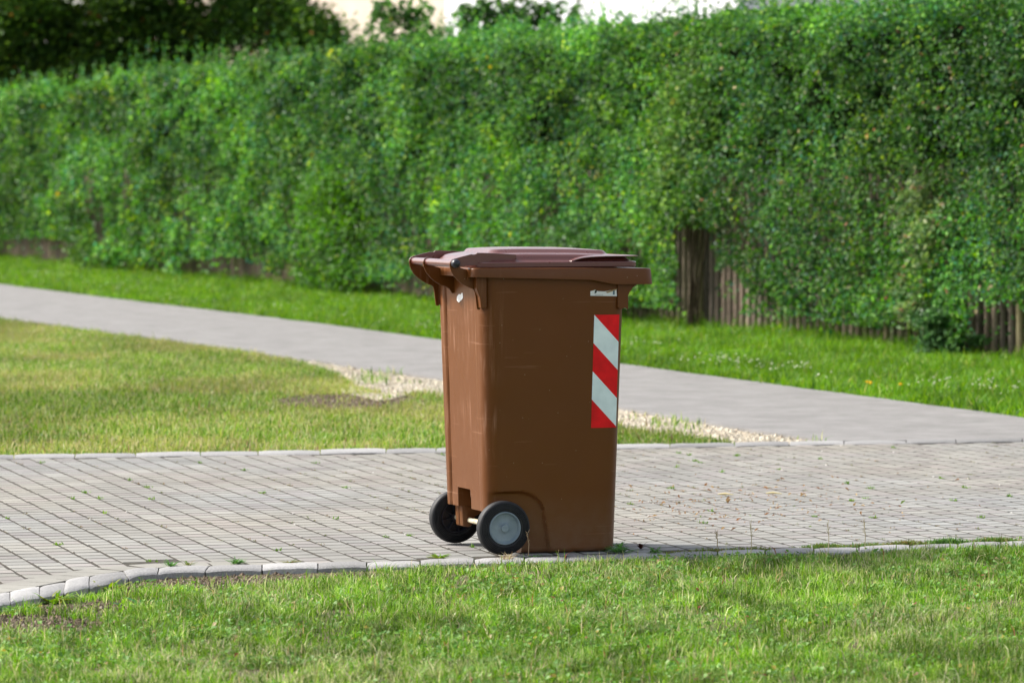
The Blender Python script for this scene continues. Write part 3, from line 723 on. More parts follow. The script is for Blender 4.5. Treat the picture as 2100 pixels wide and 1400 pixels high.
def rr_pts(a0, a1, hw, rb, rf, sides):
    """rounded rectangle, ccw from back-near corner end; sides: sample fractions along long sides"""
    pts = []
    def arc(cx, cy, r, t0, t1, n):
        for k in range(n + 1):
            t = R(lerp(t0, t1, k / n)); pts.append((cx + r * math.cos(t), cy + r * math.sin(t)))
    arc(a0 + rb, -hw + rb, rb, 180, 270, 12)
    for f in sides: pts.append((lerp(a0 + rb, a1 - rf, f), -hw))
    arc(a1 - rf, -hw + rf, rf, 270, 360, 10)
    for k in range(1, 14): pts.append((a1, lerp(-hw + rf, hw - rf, k / 14)))
    arc(a1 - rf, hw - rf, rf, 0, 90, 10)
    for f in reversed(sides): pts.append((lerp(a0 + rb, a1 - rf, f), hw))
    arc(a0 + rb, hw - rb, rb, 90, 180, 12)
    for k in range(1, 60): pts.append((a0, lerp(hw - rb, -hw + rb, k / 60)))
    return pts

sides = [i * 0.0135 for i in range(1, 42)] + [0.6, 0.68, 0.76, 0.84, 0.92]
zs = [0.0, 0.004, 0.012] + [0.012 + 0.005 * i for i in range(1, 46)] + [0.26, 0.30, 0.36, 0.44, 0.52, 0.6, 0.7, 0.8, 0.9, 0.96, 1.0, 1.022]
def arch_z(a):
    a = float(a)
    if a < 0.066: return 0.2215
    if a < 0.165:
        t = (a - 0.066) / 0.102; return 0.135 + 0.0865 * math.sqrt(max(0, 1 - t * t))
    return lerp(0.15, 0.0, (a - 0.165) / 0.026)
BV = []
for z in zs:
    a0, a1, hw = b_a0(z), b_a1(z), b_hw(z)
    ins = 0.012 * (1 - min(1, z / 0.012)) ** 2 if z < 0.012 else 0
    for (a_, b_) in rr_pts(a0 + ins, a1 - ins, hw - ins, 0.052, 0.055, sides):
        a2, b2 = a_, b_
        # vertical grooves and shallow centre panel on the back wall
        bw = 1 - min(1, max(0, (a_ - a0) / 0.004))
        if bw > 0 and z > 0.02:
            g1 = math.exp(-((b_ - 0.158) / 0.006) ** 2) * 0.006
            pnl = 0.004 * float(sstep(0.168, 0.155, abs(b_ - 0.0)) )
            a2 += bw * (g1 + pnl * (1 if z > 0.03 else 0)) 
        # wheel arches
        if abs(b_) > 0.12:
            dist = (arch_z(a_) - z) if a_ < 0.15 else (0.165 + (0.15 - min(z, .15)) * 0.173 - a_) if z < 0.15 else (arch_z(a_) - z)
            f = float(sstep(-0.005, 0.006, dist))
            # fade out round the back corner so that the arch lip runs into the corner
            fade = float(sstep(a0 + 0.005, a0 + 0.05, a_))
            b2 -= math.copysign(0.014 * f * fade, b_)
        # axle recess: centre slot and open bottom
        lim = None
        if z < 0.222 and -0.05 < b_ < 0.085: lim = 0.07
        if z < 0.152 and a_ < 0.085: lim = 0.085
        if z < 0.152 and abs(b_) > 0.19: lim = max(0.085, lim or 0)
        if lim is not None and a2 < lim:
            a2 = lim
        BV.append((a2, b2, z))
npr = len(rr_pts(0, 1, 0.2, 0.05, 0.05, sides)); faces = []
for i in range(len(zs) - 1):
    for k_ in range(npr):
        faces.append((i*npr + k_, i*npr + (k_+1) % npr, (i+1)*npr + (k_+1) % npr, (i+1)*npr + k_))
faces.append(tuple(range(npr))[::-1])
me = bpy.data.meshes.new('body'); me.from_pydata(BV, [], faces)
bm = bmesh.new(); bm.from_mesh(me)
bmesh.ops.remove_doubles(bm, verts=bm.verts, dist=0.00005); bmesh.ops.triangulate(bm, faces=[f for f in bm.faces if len(f.verts) > 4])
bmesh.ops.recalc_face_normals(bm, faces=bm.faces); bm.to_mesh(me); bm.free()
me.polygons.foreach_set('use_smooth', [True] * len(me.polygons)); me.set_sharp_from_angle(angle=R(38))
body = link_mesh('body', me, M['body'], root)

# rim collar
def rim_zb(a): return float(np.interp(a, [-0.13, 0.10, 0.33, 0.42, 0.6], [0.997, 0.991, 0.984, 0.967, 0.966]))
def rim_zt(a): return float(np.interp(a, [-0.13, 0.3, 0.6], [1.0295, 1.0275, 1.0225]))
out = rr_pts(-0.125, 0.570, 0.288, 0.03, 0.035, [i / 30 for i in range(1, 30)])
inn = rr_pts(-0.072, 0.474, 0.258, 0.05, 0.055, [i / 30 for i in range(1, 30)])
RV = []; rings = 8; n_ = len(out)
for (a_, b_), (c_, d_) in zip(out, inn):
    zt, zb = rim_zt(a_), rim_zb(a_)
    dx, dy = a_ - c_, b_ - d_; L = math.hypot(dx, dy); ux, uy = dx / L, dy / L
    flare = 0.005 if a_ > 0.5 else 0.001
    for off, zz_ in ((-0.004, zt - 0.012), (-0.004, zt - 0.0025)):
        pass
    RV += [(c_, d_, zt - 0.010), (c_, d_, zt - 0.001), (a_ - ux * 0.006, b_ - uy * 0.006, zt), (a_ - ux * 0.002, b_ - uy * 0.002, zt - 0.0015), (a_, b_, zt - 0.005),
           (a_ + ux * flare, b_ + uy * flare, zb), (a_ - ux * 0.003, b_ - uy * 0.003, zb), (a_ - ux * 0.004, b_ - uy * 0.004, zt - 0.010)]
faces = []
for k_ in range(n_):
    for r_ in range(rings):
        faces.append((k_*rings + r_, k_*rings + (r_+1) % rings, ((k_+1) % n_)*rings + (r_+1) % rings, ((k_+1) % n_)*rings + r_))
me = bpy.data.meshes.new('rim_collar'); me.from_pydata(RV, [], faces)
bm = bmesh.new(); bm.from_mesh(me); bmesh.ops.recalc_face_normals(bm, faces=bm.faces); bm.to_mesh(me); bm.free()
me.polygons.foreach_set('use_smooth', [True] * len(me.polygons)); me.set_sharp_from_angle(angle=R(45))
link_mesh('rim_collar', me, M['body'], root)

# lid
def lid_ring(e, z0, rel=1.0):
    a0, a1, hw = -0.112, 0.528, 0.262
    rb, rf = max(0.085 - e * 0.5, 0.03), max(0.05 - e * 0.3, 0.02)
    L = []
    for a_, b_ in rr_pts(a0 + e * 1.0, a1 - e * 0.85, hw - e, rb, rf, [i / 26 for i in range(1, 26)]):
        cr = float(np.interp(a_, [-0.11, 0.0, 0.1, 0.3, 0.48], [-0.008, 0.0015, 0.003, 0.001, -0.006])) * rel
        L.append((a_, b_, z0 + cr))
    return L
prof = [(0.004, 1.028, 0), (0.0, 1.032, 0), (0.0, 1.046, 0.1), (0.003, 1.049, 0.1), (0.018, 1.0515, 0.2), (0.022, 1.053, 0.2), (0.030, 1.062, 0.4), (0.038, 1.0705, 0.7), (0.046, 1.0745, 1.0),
        (0.075, 1.0775, 1.0), (0.096, 1.0785, 1.0), (0.101, 1.080, 1.0), (0.110, 1.0895, 1.0), (0.116, 1.0915, 1.0), (0.15, 1.0935, 1.1), (0.19, 1.095, 1.15), (0.235, 1.096, 1.2)]
LV = []; rg = []
for e, z0, rel in prof: rg.append(len(LV)); LV += lid_ring(e, z0, rel)
nl = len(lid_ring(0, 1)); faces = []
for i in range(len(prof) - 1):
    for k_ in range(nl): faces.append((i*nl + k_, i*nl + (k_+1) % nl, (i+1)*nl + (k_+1) % nl, (i+1)*nl + k_))
faces.append(tuple((len(prof)-1)*nl + k_ for k_ in range(nl))); faces.append(tuple(range(nl))[::-1])
me = bpy.data.meshes.new('lid'); me.from_pydata(LV, [], faces)
bm = bmesh.new(); bm.from_mesh(me)
bmesh.ops.triangulate(bm, faces=[f for f in bm.faces if len(f.verts) > 4]); bmesh.ops.recalc_face_normals(bm, faces=bm.faces); bm.to_mesh(me); bm.free()
me.polygons.foreach_set('use_smooth', [True] * len(me.polygons)); me.set_sharp_from_angle(angle=R(30))
lid = link_mesh('lid', me, M['lid'], root)
# grip flange round the front of the lid
ring_o = lid_ring(0.003, 0, 0); ring_i = lid_ring(0.042, 0, 0)
def fl_z(a): return float(np.interp(a, [0.245, 0.252, 0.27, 0.30, 0.33, 0.40, 0.6], [1.034, 1.046, 1.055, 1.0625, 1.0665, 1.069, 1.069]))
idx = [k_ for k_ in range(nl) if ring_o[k_][0] > 0.245]
FV = []; ff = []
for j, k_ in enumerate(idx):
    (a_, b_, _), (c_, d_, _) = ring_o[k_], ring_i[k_]
    fr = float(sstep(0.50, 0.525, a_)); a_ += 0.010 * fr
    z = fl_z(a_); zi = max(z, 1.0665 if a_ > 0.33 else z)
    FV += [(a_, b_, z), (c_, d_, zi + 0.003), (c_, d_, zi), (a_, b_, z - 0.003)]
for j in range(len(idx) - 1):
    for r_ in range(4): ff.append((j*4 + r_, j*4 + (r_+1) % 4, (j+1)*4 + (r_+1) % 4, (j+1)*4 + r_))
ff += [(0, 1, 2, 3), tuple((len(idx)-1)*4 + r_ for r_ in (3, 2, 1, 0))]
fm = MB(); fm.add(FV, ff); fm.build('grip_flange', M['lid'], lid, smooth=30)
# hinge arms
arm = [(-0.190, 1.047), (-0.186, 1.056), (-0.176, 1.0625), (-0.150, 1.069), (-0.110, 1.0785), (-0.106, 1.0772), (-0.098, 1.0772), (-0.094, 1.0788), (-0.090, 1.083), (-0.060, 1.0825), (-0.028, 1.081), (0.02, 1.0785), (0.06, 1.0755),
       (0.06, 1.060), (-0.04, 1.042), (-0.10, 1.037), (-0.15, 1.0345), (-0.18, 1.036)]
for b_ in (-0.236, 0.222):
    m_ = MB(); m_.plate(arm, b_, b_ + 0.006); m_.build('hinge_arm', M['lid'], lid, bevel=0.0012)

# handle bar, cap, gussets
hb = MB(); hb.tube((-0.172, -0.232, 1.045), (-0.172, 0.232, 1.045), 0.0135, n=32)
handle = hb.build('handle', M['lid'], root, smooth=40)
for b_ in (-0.228, 0.066, 0.226):
    m_ = MB(); m_.lathe([(0.0136, 0), (0.0175, 0), (0.0175, 0.005), (0.0136, 0.005), (0.0136, 0)], 32); o = m_.build('collar', M['lid'], handle, smooth=40); o.location = (-0.172, b_, 1.045)
m_ = MB(); m_.lathe([(0.0, -0.014), (0.006, -0.0135), (0.011, -0.011), (0.0145, -0.006), (0.0158, 0.0), (0.0158, 0.010), (0.0, 0.010)], 32)
cap = m_.build('end_cap', M['black'], handle, smooth=50); cap.location = (-0.172, -0.243, 1.045)
gus = [(-0.190, 1.052), (-0.192, 1.043), (-0.190, 1.030), (-0.186, 1.0168), (-0.176, 1.0000), (-0.162, 0.9864), (-0.150, 0.9765), (-0.138, 0.9685), (-0.122, 0.9605), (-0.1066, 0.955), (-0.100, 0.950), (-0.097, 0.942), (-0.0935, 0.925), (-0.092, 0.909), (-0.0880, 0.8808), (-0.079, 0.879), (-0.075, 0.884), (-0.050, 0.886), (-0.050, 1.012), (-0.105, 1.016), (-0.15, 1.030), (-0.16, 1.038)]
for b_ in (-0.232, 0.219):
    m_ = MB(); m_.plate(gus, b_, b_ + 0.006); m_.build('gusset', M['body'], root, bevel=0.0012)
gus2 = [(-0.190, 1.050), (-0.192, 1.043), (-0.189, 1.028), (-0.180, 1.008), (-0.165, 0.990), (-0.148, 0.975), (-0.128, 0.963), (-0.105, 0.955), (-0.090, 0.946), (-0.080, 0.930), (-0.060, 0.930), (-0.060, 1.010), (-0.105, 1.016), (-0.15, 1.030), (-0.16, 1.038)]
m_ = MB(); m_.plate(gus2, 0.063, 0.069); m_.build('gusset', M['body'], root, bevel=0.0012)
# near plate joins the collar: flat web with a small boss
m_ = MB(); m_.plate([(-0.100, 0.955), (-0.100, 1.02), (-0.062, 1.02), (-0.062, 0.885), (-0.083, 0.885), (-0.088, 0.925)], -0.262, -0.225); m_.build('corner_web', M['body'], root, bevel=0.003)
m_ = MB(); m_.plate([(-0.128, 0.986), (-0.124, 1.002), (-0.116, 1.002), (-0.113, 0.986)], -0.238, -0.231); m_.build('boss', M['body'], root, bevel=0.002)
# front corner ribs under the collar
rib = [(0.440, 0.975), (0.440, 0.882), (0.452, 0.876), (0.468, 0.882), (0.4805, 0.874), (0.4805, 0.925), (0.487, 0.938), (0.50, 0.955), (0.522, 0.969), (0.522, 0.975)]
for b_ in (-0.2645, 0.254):
    m_ = MB(); m_.plate(rib, b_, b_ + 0.0105); m_.build('rib', M['body'], root, bevel=0.0015)

# axle, brackets, wheels
m_ = MB(); m_.tube((0, -0.245, 0.0975), (0, 0.245, 0.0975), 0.0095, n=24); axle = m_.build('axle', M['axle'], root, smooth=40)
br = [(-0.046, 0.20), (-0.046, 0.162), (-0.030, 0.150), (-0.026, 0.075), (-0.002, 0.072), (0.010, 0.078), (0.02, 0.11), (0.12, 0.15), (0.12, 0.20)]
for b0_, b1_ in ((0.098, 0.134), (0.142, 0.178), (-0.205, -0.165)):
    m_ = MB(); m_.plate(br, b0_, b1_); m_.build('axle_bracket', M['body'], root, bevel=0.005, smooth=40)

def wheel(name, outer_b, sgn, hubmat):
    wr = empty(name); wr.parent = root; wr.location = (0, outer_b, 0.0975)
    # y=0 outer face; +y (times sgn) goes inward
    t = [(0.0600, 0.004), (0.0620, 0.0005), (0.0665, -0.0005)]
    for g_ in (0.070, 0.0755, 0.081, 0.0865):
        t += [(g_ - 0.0012, -0.001 + (g_ - 0.07) * 0.1), (g_, 0.0028 + (g_ - 0.07) * 0.1), (g_ + 0.0012, -0.001 + (g_ - 0.07) * 0.1)]
    t += [(0.0905, 0.0022), (0.0942, 0.0048), (0.0965, 0.0090), (0.0975, 0.015), (0.0975, 0.031), (0.0965, 0.037), (0.0942, 0.0412), (0.0905, 0.0438)]
    for g_ in (0.0865, 0.081, 0.0755, 0.070):
        t += [(g_ + 0.0012, 0.047 - (g_ - 0.07) * 0.1), (g_, 0.0432 - (g_ - 0.07) * 0.1), (g_ - 0.0012, 0.047 - (g_ - 0.07) * 0.1)]
    t += [(0.0665, 0.0465), (0.0620, 0.0455), (0.0600, 0.042)]
    m_ = MB(); m_.lathe([(r_, y_ * sgn) for r_, y_ in t], 96); m_.build('tyre', M['rubber'], wr, smooth=60)
    m_ = MB(); m_.lathe([(r_, y_ * sgn) for r_, y_ in [(0.0600, 0.004), (0.0595, 0.001), (0.0580, -0.0022), (0.0555, -0.0024), (0.0540, 0.001), (0.0525, 0.0105), (0.0505, 0.0135), (0.040, 0.0140), (0.026, 0.0138), (0.0200, 0.0125), (0.0175, 0.0105), (0.0150, 0.0100), (0.0142, 0.0030), (0.0125, 0.0010), (0.0, 0.0006)]], 72)
    h_ = m_.build('hub_cap', hubmat, wr, smooth=35)
    m_ = MB(); m_.lathe([(0.0026, 0), (0.0028, -0.0012 * sgn), (0.0, -0.0014 * sgn)], 16); m_.build('rivet', hubmat, h_, smooth=40)
    m_ = MB(); m_.lathe([(r_, y_ * sgn) for r_, y_ in [(0.0600, 0.042), (0.058, 0.0455), (0.0545, 0.0455), (0.0530, 0.0400), (0.0525, 0.018), (0.0190, 0.018), (0.0170, 0.044), (0.0095, 0.044)]], 72)
    for k_ in range(8):
        t_ = 2 * math.pi * (k_ + 0.3) / 8; ca_, sa_ = math.cos(t_), math.sin(t_); w_ = 0.0016
        y0_, y1_ = 0.018 * sgn, 0.037 * sgn
        P_ = [(0.016, w_), (0.054, w_), (0.054, -w_), (0.016, -w_)]
        vs = [(r_ * ca_ - s_ * sa_, y_, r_ * sa_ + s_ * ca_) for y_ in (y0_, y1_) for r_, s_ in P_]
        m_.add(vs, [(0, 1, 2, 3), (7, 6, 5, 4), (0, 4, 5, 1), (1, 5, 6, 2), (2, 6, 7, 3), (3, 7, 4, 0)])
    m_.build('spoked_rim', M['black'], wr, smooth=35)
    return wr
wheel('wheel', -0.285, 1, M['grey_hub']); wheel('wheel', 0.285, -1, M['grey_hub'])

# stickers: points (a, z) on the near side wall
def on_side(a, z, off): return (a, -b_hw(z) - off, z)
a_l, a_r, z_b, z_t = 0.347, 0.444, 0.448, 0.857
def sticker_mesh():
    mb = MB(); Wd = a_r - a_l; per = 0.2040; half = per / 2; slope = 0.0985 / Wd
    rows = []
    def clip_band(z_hi_l, z_lo_l):
        # parallelogram with left edge z_hi_l..z_lo_l falling by slope across, clipped to the sheet
        poly = [(0, z_hi_l), (Wd, z_hi_l - slope * Wd), (Wd, z_lo_l - slope * Wd), (0, z_lo_l)]
        for lim, keep in ((z_t - z_b, lambda z: z <= z_t - z_b + 1e-9), (0, lambda z: z >= -1e-9)):
            res = []
            for i in range(len(poly)):
                p, q = poly[i], poly[(i + 1) % len(poly)]
                if keep(p[1]): res.append(p)
                if keep(p[1]) != keep(q[1]):
                    t = (lim - p[1]) / (q[1] - p[1]); res.append((p[0] + (q[0] - p[0]) * t, lim))
            poly = res
            if len(poly) < 3: return []
        return poly
    z = z_t - z_b
    bands = [(z + half, z, 1), (z, z - half, 0), (z - half, z - 2*half, 1), (z - 2*half, z - 3*half, 0), (z - 3*half, z - 4*half - 0.01, 1)]
    for hi, lo, m in bands:
        p = clip_band(hi, lo)
        if p:
            vs = []
            for x_, z_ in p:
                tt = z_ / (z_t - z_b); xx = x_ + lerp(-0.004, 0.004, tt)
                vs.append(on_side(a_l + xx, z_b + z_, 0.0010))
            mb.add(vs, [tuple(range(len(vs)))], m)
    return mb
m_ = sticker_mesh(); st = m_.build('warning_sticker', [M['white'], M['red']], root)
st['label'] = 'red and white diagonal striped reflective sticker'
def flat(pts, off, m=0, mb=None):
    mb.add([on_side(a_, z_, off) for a_, z_ in pts], [tuple(range(len(pts)))], m)
m_ = MB()
L0, L1, Z0, Z1 = 0.335, 0.438, 0.924, 0.950
flat([(L0, Z0 + 0.002), (L1, Z0 - 0.001), (L1 - 0.002, Z0 + 0.022), (L1 + 0.001, Z1), (L1 - 0.04, Z1 - 0.008), (L0 + 0.055, Z1 - 0.009), (L0 + 0.03, Z1 - 0.008), (L0 + 0.018, Z1 - 0.003), (L0, Z1 - 0.008)], 0.0010, 0, m_)
flat([(L0 + 0.058, Z1 - 0.011), (L0 + 0.066, Z1 - 0.015), (L1 - 0.001, Z1 - 0.003), (L1, Z1), (L1 - 0.01, Z1 - 0.001)], 0.0014, 3, m_)
flat([(L0 + 0.016, Z1 - 0.017), (L0 + 0.023, Z1 - 0.0135), (L0 + 0.026, Z1 - 0.005), (L0 + 0.018, Z1 - 0.0045), (L0 + 0.0165, Z1 - 0.010)], 0.0014, 1, m_)
flat([(L1 - 0.016, Z0 + 0.005), (L1 - 0.009, Z0 + 0.005), (L1 - 0.009, Z0 + 0.021), (L1 - 0.016, Z0 + 0.021)], 0.0014, 2, m_)
for k_ in range(9): flat([(L0 + 0.018 + k_ * 0.0036, Z0 + 0.004), (L0 + 0.0203 + k_ * 0.0036, Z0 + 0.004), (L0 + 0.0203 + k_ * 0.0036, Z0 + 0.0052), (L0 + 0.018 + k_ * 0.0036, Z0 + 0.0052)], 0.0014, 1, m_)
o = m_.build('address_label', [M['paper'], M['ink'], M['bluegrey'], M['torn']], root); o['label'] = 'torn white printed label below the rim'
# torn scrap on the back wall
m_ = MB(); ax = b_a0(0.9) + 0.0025 if False else b_a0(0.9) - 0.0012
scrap = [(-0.118, 0.904), (-0.100, 0.898), (-0.090, 0.900), (-0.078, 0.905), (-0.060, 0.911), (-0.050, 0.917), (-0.052, 0.934), (-0.068, 0.933), (-0.075, 0.927), (-0.092, 0.929), (-0.108, 0.923), (-0.118, 0.917)]
def back_a(b_, z_): return b_a0(z_) + 0.004 * float(sstep(0.168, 0.155, abs(b_))) - 0.0010
m_.add([(back_a(-b_ - 0.085, z_), -b_ - 0.085, z_) for b_, z_ in scrap], [tuple(range(len(scrap)))])
o = m_.build('torn_label', M['paper'], root); o['label'] = 'torn scrap of white label on the back wall'

# ------------------------------------------------------------------ fence
fence = empty('picket_fence', (*hpt(0, 0), 0), 0)
tag(fence, 'weathered brown picket fence overgrown by the long hedge', 'fence')
fang = math.atan2(HD[1], HD[0]); fence.rotation_euler = (0, 0, fang)     # local x runs along the hedge, local -y... see below
# local frame: x = along HD, y = left of HD (= HN direction rotated): HN is +90 deg from HD
def picket(s, wcol):
    mb = MB(); wd = random.uniform(0.030, 0.041); hh = random.uniform(1.36, 1.46); tl = random.gauss(0, 0.008); n = 7
    vs = []; tn = []
    for zi, z_ in enumerate((0.03, hh * 0.5, hh - 0.07, hh)):
        sc_ = 1.0 if z_ < hh else 0.35
        for k_ in range(n):
            t = math.pi * k_ / (n - 1); vs.append((s + wd * sc_ * math.cos(t) + tl * z_, 0.02 + 0.032 * sc_ * math.sin(t), z_))
    fs = []
    for i in range(3):
        for k_ in range(n - 1): fs.append((i*n + k_, i*n + k_ + 1, (i+1)*n + k_ + 1, (i+1)*n + k_))
        fs.append((i*n + n - 1, i*n, (i+1)*n, (i+1)*n + n - 1))
    fs.append(tuple(3*n + k_ for k_ in range(n))); fs.append(tuple(range(n))[::-1])
    mb.add(vs, fs); return mb
def col_attr(o, col):
    me = o.data; ca = me.color_attributes.new('Col', 'FLOAT_COLOR', 'POINT'); n = len(me.vertices); cc = np.ones((n, 4), np.float32); cc[:, :3] = col; ca.data.foreach_set('color', cc.ravel())
WOODS = [(0.17, 0.13, 0.105), (0.22, 0.165, 0.13), (0.27, 0.21, 0.165), (0.15, 0.12, 0.10), (0.20, 0.17, 0.10)]
s = -6.0; k_ = 0; rest = MB(); rcol = []
while s < 44:
    if -3 < s < 9.6 and k_ < 98:
        o = picket(s, 0).build('picket', M['wood'], fence, smooth=50); col_attr(o, np.array(random.choice(WOODS)) * random.uniform(0.8, 1.2)); k_ += 1
    else:
        p_ = picket(s, 0); rest.add(p_.v, p_.f); rcol += [np.array(random.choice(WOODS)) * random.uniform(0.8, 1.2)] * len(p_.v)
    s += random.uniform(0.128, 0.150)
o = rest.build('pickets', M['wood'], fence, smooth=50); col_attr(o, np.array(rcol)); o['kind'] = 'stuff'
for z_ in (0.35, 1.15):
    m_ = MB(); m_.box(-6, 44, -0.05, 0.017, z_, z_ + 0.09); o = m_.build('rail', M['wood'], fence); col_attr(o, (0.15, 0.12, 0.10))
m_ = MB(); m_.box(-6, 44, -0.05, 0.012, -0.05, 0.06); o = m_.build('base_board', M['wood'], fence); col_attr(o, (0.07, 0.06, 0.05))

# ------------------------------------------------------------------ hedge
# openings in the foliage that show the fence (picture column, row, half widths)
GAPS = [(1425, 560, 42, 110, 1.0), (1475, 610, 50, 60, 0.95), (1400, 500, 22, 50, 0.9), (1560, 640, 40, 36, 0.6), (2055, 680, 70, 62, 0.95), (2000, 625, 28, 34, 0.6), (1868, 685, 40, 34, 0.7), (1745, 690, 30, 26, 0.6), (1650, 668, 40, 20, 0.5),
        (70, 512, 100, 24, 0.95), (20, 470, 60, 14, 0.5), (185, 390, 14, 62, 0.75), (205, 450, 12, 50, 0.9), (262, 385, 12, 46, 0.75), (395, 425, 22, 60, 0.5), (455, 548, 90, 20, 0.95), (590, 568, 60, 20, 0.8),
        (250, 545, 40, 14, 0.5), (835, 592, 58, 22, 0.8), (940, 605, 50, 22, 0.6), (1245, 640, 50, 18, 0.4), (420, 480, 60, 12, 0.3)]
def gap_prob(P):
    px, py = to_px(P); g = np.zeros(len(P)); nz = fbm(px / 22, py / 22) - 0.5
    for cx_, cy_, rx, ry, pr in GAPS:
        q = ((px - cx_) / rx) ** 2 + ((py - cy_) / ry) ** 2 + 1.3 * nz
        g = np.maximum(g, np.where(q < 1, pr, 0))
    return g
def hedge_top(s): return np.interp(s, [-6, 4, 10, 17, 24, 38, 44], [2.62, 2.66, 2.67, 2.72, 2.62, 2.42, 2.38]) + 0.12 * (fbm(s * 0.7, s * 0) - 0.5) + 0.16 * (fbm(s * 2.5 + 3, s * 0 + 2) - 0.5)
def bulge(s, z): return 0.23 + 0.10 * sstep(1.9, 1.3, z) + 0.22 * (fbm(s * 0.42 + 11, z * 1.0, oct=3) - 0.4) + 0.26 * (fbm(s * 1.5, z * 3.4, oct=3) - 0.5)
hedge = empty('hedge', (*hpt(15, -0.5), 0)); tag(hedge, 'tall clipped green hedge running the whole width behind the footpath', 'hedge')
inv = Matrix.Translation(hedge.location).inverted()
hloc = np.array(hedge.location)

def W(s, off, z): x_, y_ = hpt(s, off); return np.stack([x_, y_, z], 1)
parts = []
N3 = np.array((HN[0], HN[1], 0.0)); D3 = np.array((HD[0], HD[1], 0.0)); Z3 = np.array((0, 0, 1.0))
def hedge_cols(P, s, z, n):
    px, py = to_px(P)
    t = fbm(s * 0.5 + 5, z * 1.4 + 2); t2 = fbm(s * 1.2 + 50, z * 2.6 + 7)
    c = pal(n, [(0.040, 0.140, 0.013), (0.064, 0.190, 0.017), (0.140, 0.300, 0.045), (0.020, 0.080, 0.013), (0.060, 0.160, 0.055)], [24, 26, 14, 14, 10])
    c *= (0.68 + 0.74 * sstep(0.3, 0.7, t) )[:, None] * np.array((0.95, 0.95, 1.25))
    # yellow sprigs, blue-green patches, light on the top put into the colour
    yl = rng.random(n) < 0.006 + 0.08 * sstep(0.56, 0.7, t2); c[yl] = pal(yl.sum(), [(0.15, 0.24, 0.03), (0.12, 0.22, 0.03), (0.22, 0.24, 0.03)], [3, 4, 0.6])
    bl_ = rng.random(n) < 0.5 * sstep(0.55, 0.4, fbm(s * 1.3 + 90, z * 1.3 + 70)); c[bl_] = c[bl_] * np.array((0.85, 0.95, 1.5))
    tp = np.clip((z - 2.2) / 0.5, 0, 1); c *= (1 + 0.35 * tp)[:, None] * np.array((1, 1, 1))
    cr = rng.random(n) < 0.006 * (px > 1350); c[cr] = pal(cr.sum(), [(0.42, 0.36, 0.22), (0.34, 0.18, 0.12)], [2, 1])
    return c
# front face: dense shell in three depth layers
for (s0, s1, dens, size) in ((-6, 4, 3000, 0.042), (4, 12, 2300, 0.045), (12, 24, 1500, 0.055), (24, 44, 950, 0.066)):
    n = int((s1 - s0) * 2.8 * dens); s = rng.uniform(s0, s1, n); z = rng.uniform(0.05, 1.0, n) ** 0.92 * hedge_top(s)
    # clumping: keep where a 3-d noise is high, leave darker hollows
    dep = rng.exponential(0.075, n); off = bulge(s, z) - dep
    cl3 = fbm(s * 2.6, z * 6.0, off * 5.5, oct=2); cl2 = fbm(s * 0.9 + 30, z * 2.0)
    keep = rng.random(n) < np.clip(0.10 + 1.6 * (sstep(0.34, 0.58, cl3)) * (0.5 + 0.8 * cl2), 0, 1)
    low = sstep(0.5, 0.0, z) * 0.5 * (fbm(s * 2, s * 0 + 4) > 0.5); keep &= rng.random(n) > low * 0.6; keep |= (z < 1.5) & (rng.random(n) < 0.35)
    P = W(s, off, z); g = gap_prob(P); keep &= ~((rng.random(n) < g) & (off > -0.22))
    P, s, z, off = P[keep], s[keep], z[keep], off[keep]; n = len(P)
    Nn = N3 * 0.8 + Z3 * 0.55 + rng.normal(0, 0.62, (n, 3))
    sz = size * rng.uniform(0.65, 1.35, n)
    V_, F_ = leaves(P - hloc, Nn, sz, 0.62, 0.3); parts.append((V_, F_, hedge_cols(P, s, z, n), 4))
# top
n = 52000; s = rng.uniform(-6, 44, n); off = rng.uniform(-1.35, 0.15, n); z = hedge_top(s) + 0.10 * (fbm(s * 3, off * 3) - 0.5) - rng.exponential(0.05, n)
P = W(s, off, z); Nn = Z3 + rng.normal(0, 0.6, (n, 3)); c = hedge_cols(P, s, z, n)
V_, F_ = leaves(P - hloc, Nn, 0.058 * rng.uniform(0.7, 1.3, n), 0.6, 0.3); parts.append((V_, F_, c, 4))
# upright shoots above the top
ns_ = 1900; ss = rng.uniform(-6, 44, ns_); oo = rng.uniform(-0.9, 0.2, ns_); hh = rng.gamma(2.2, 0.060, ns_) * (0.5 + 1.2 * fbm(ss * 1.2, ss * 0 + 8)); k = 20
s = np.repeat(ss, k); off = np.repeat(oo, k); t = rng.random(ns_ * k); sl_x = np.repeat(rng.normal(0, 0.25, ns_), k)
z = hedge_top(s) - 0.03 + t * np.repeat(hh, k) * 1.3; s = s + sl_x * (z - hedge_top(s)) + rng.normal(0, 0.014, ns_ * k); off = off + rng.normal(0, 0.014, ns_ * k)
P = W(s, off, z); n = len(P); Nn = rng.normal(0, 1, (n, 3)) + Z3 * 0.4
V_, F_ = leaves(P - hloc, Nn, 0.042 * rng.uniform(0.6, 1.2, n), 0.55, 0.3); parts.append((V_, F_, hedge_cols(P, s, z, n) * 1.1, 4))
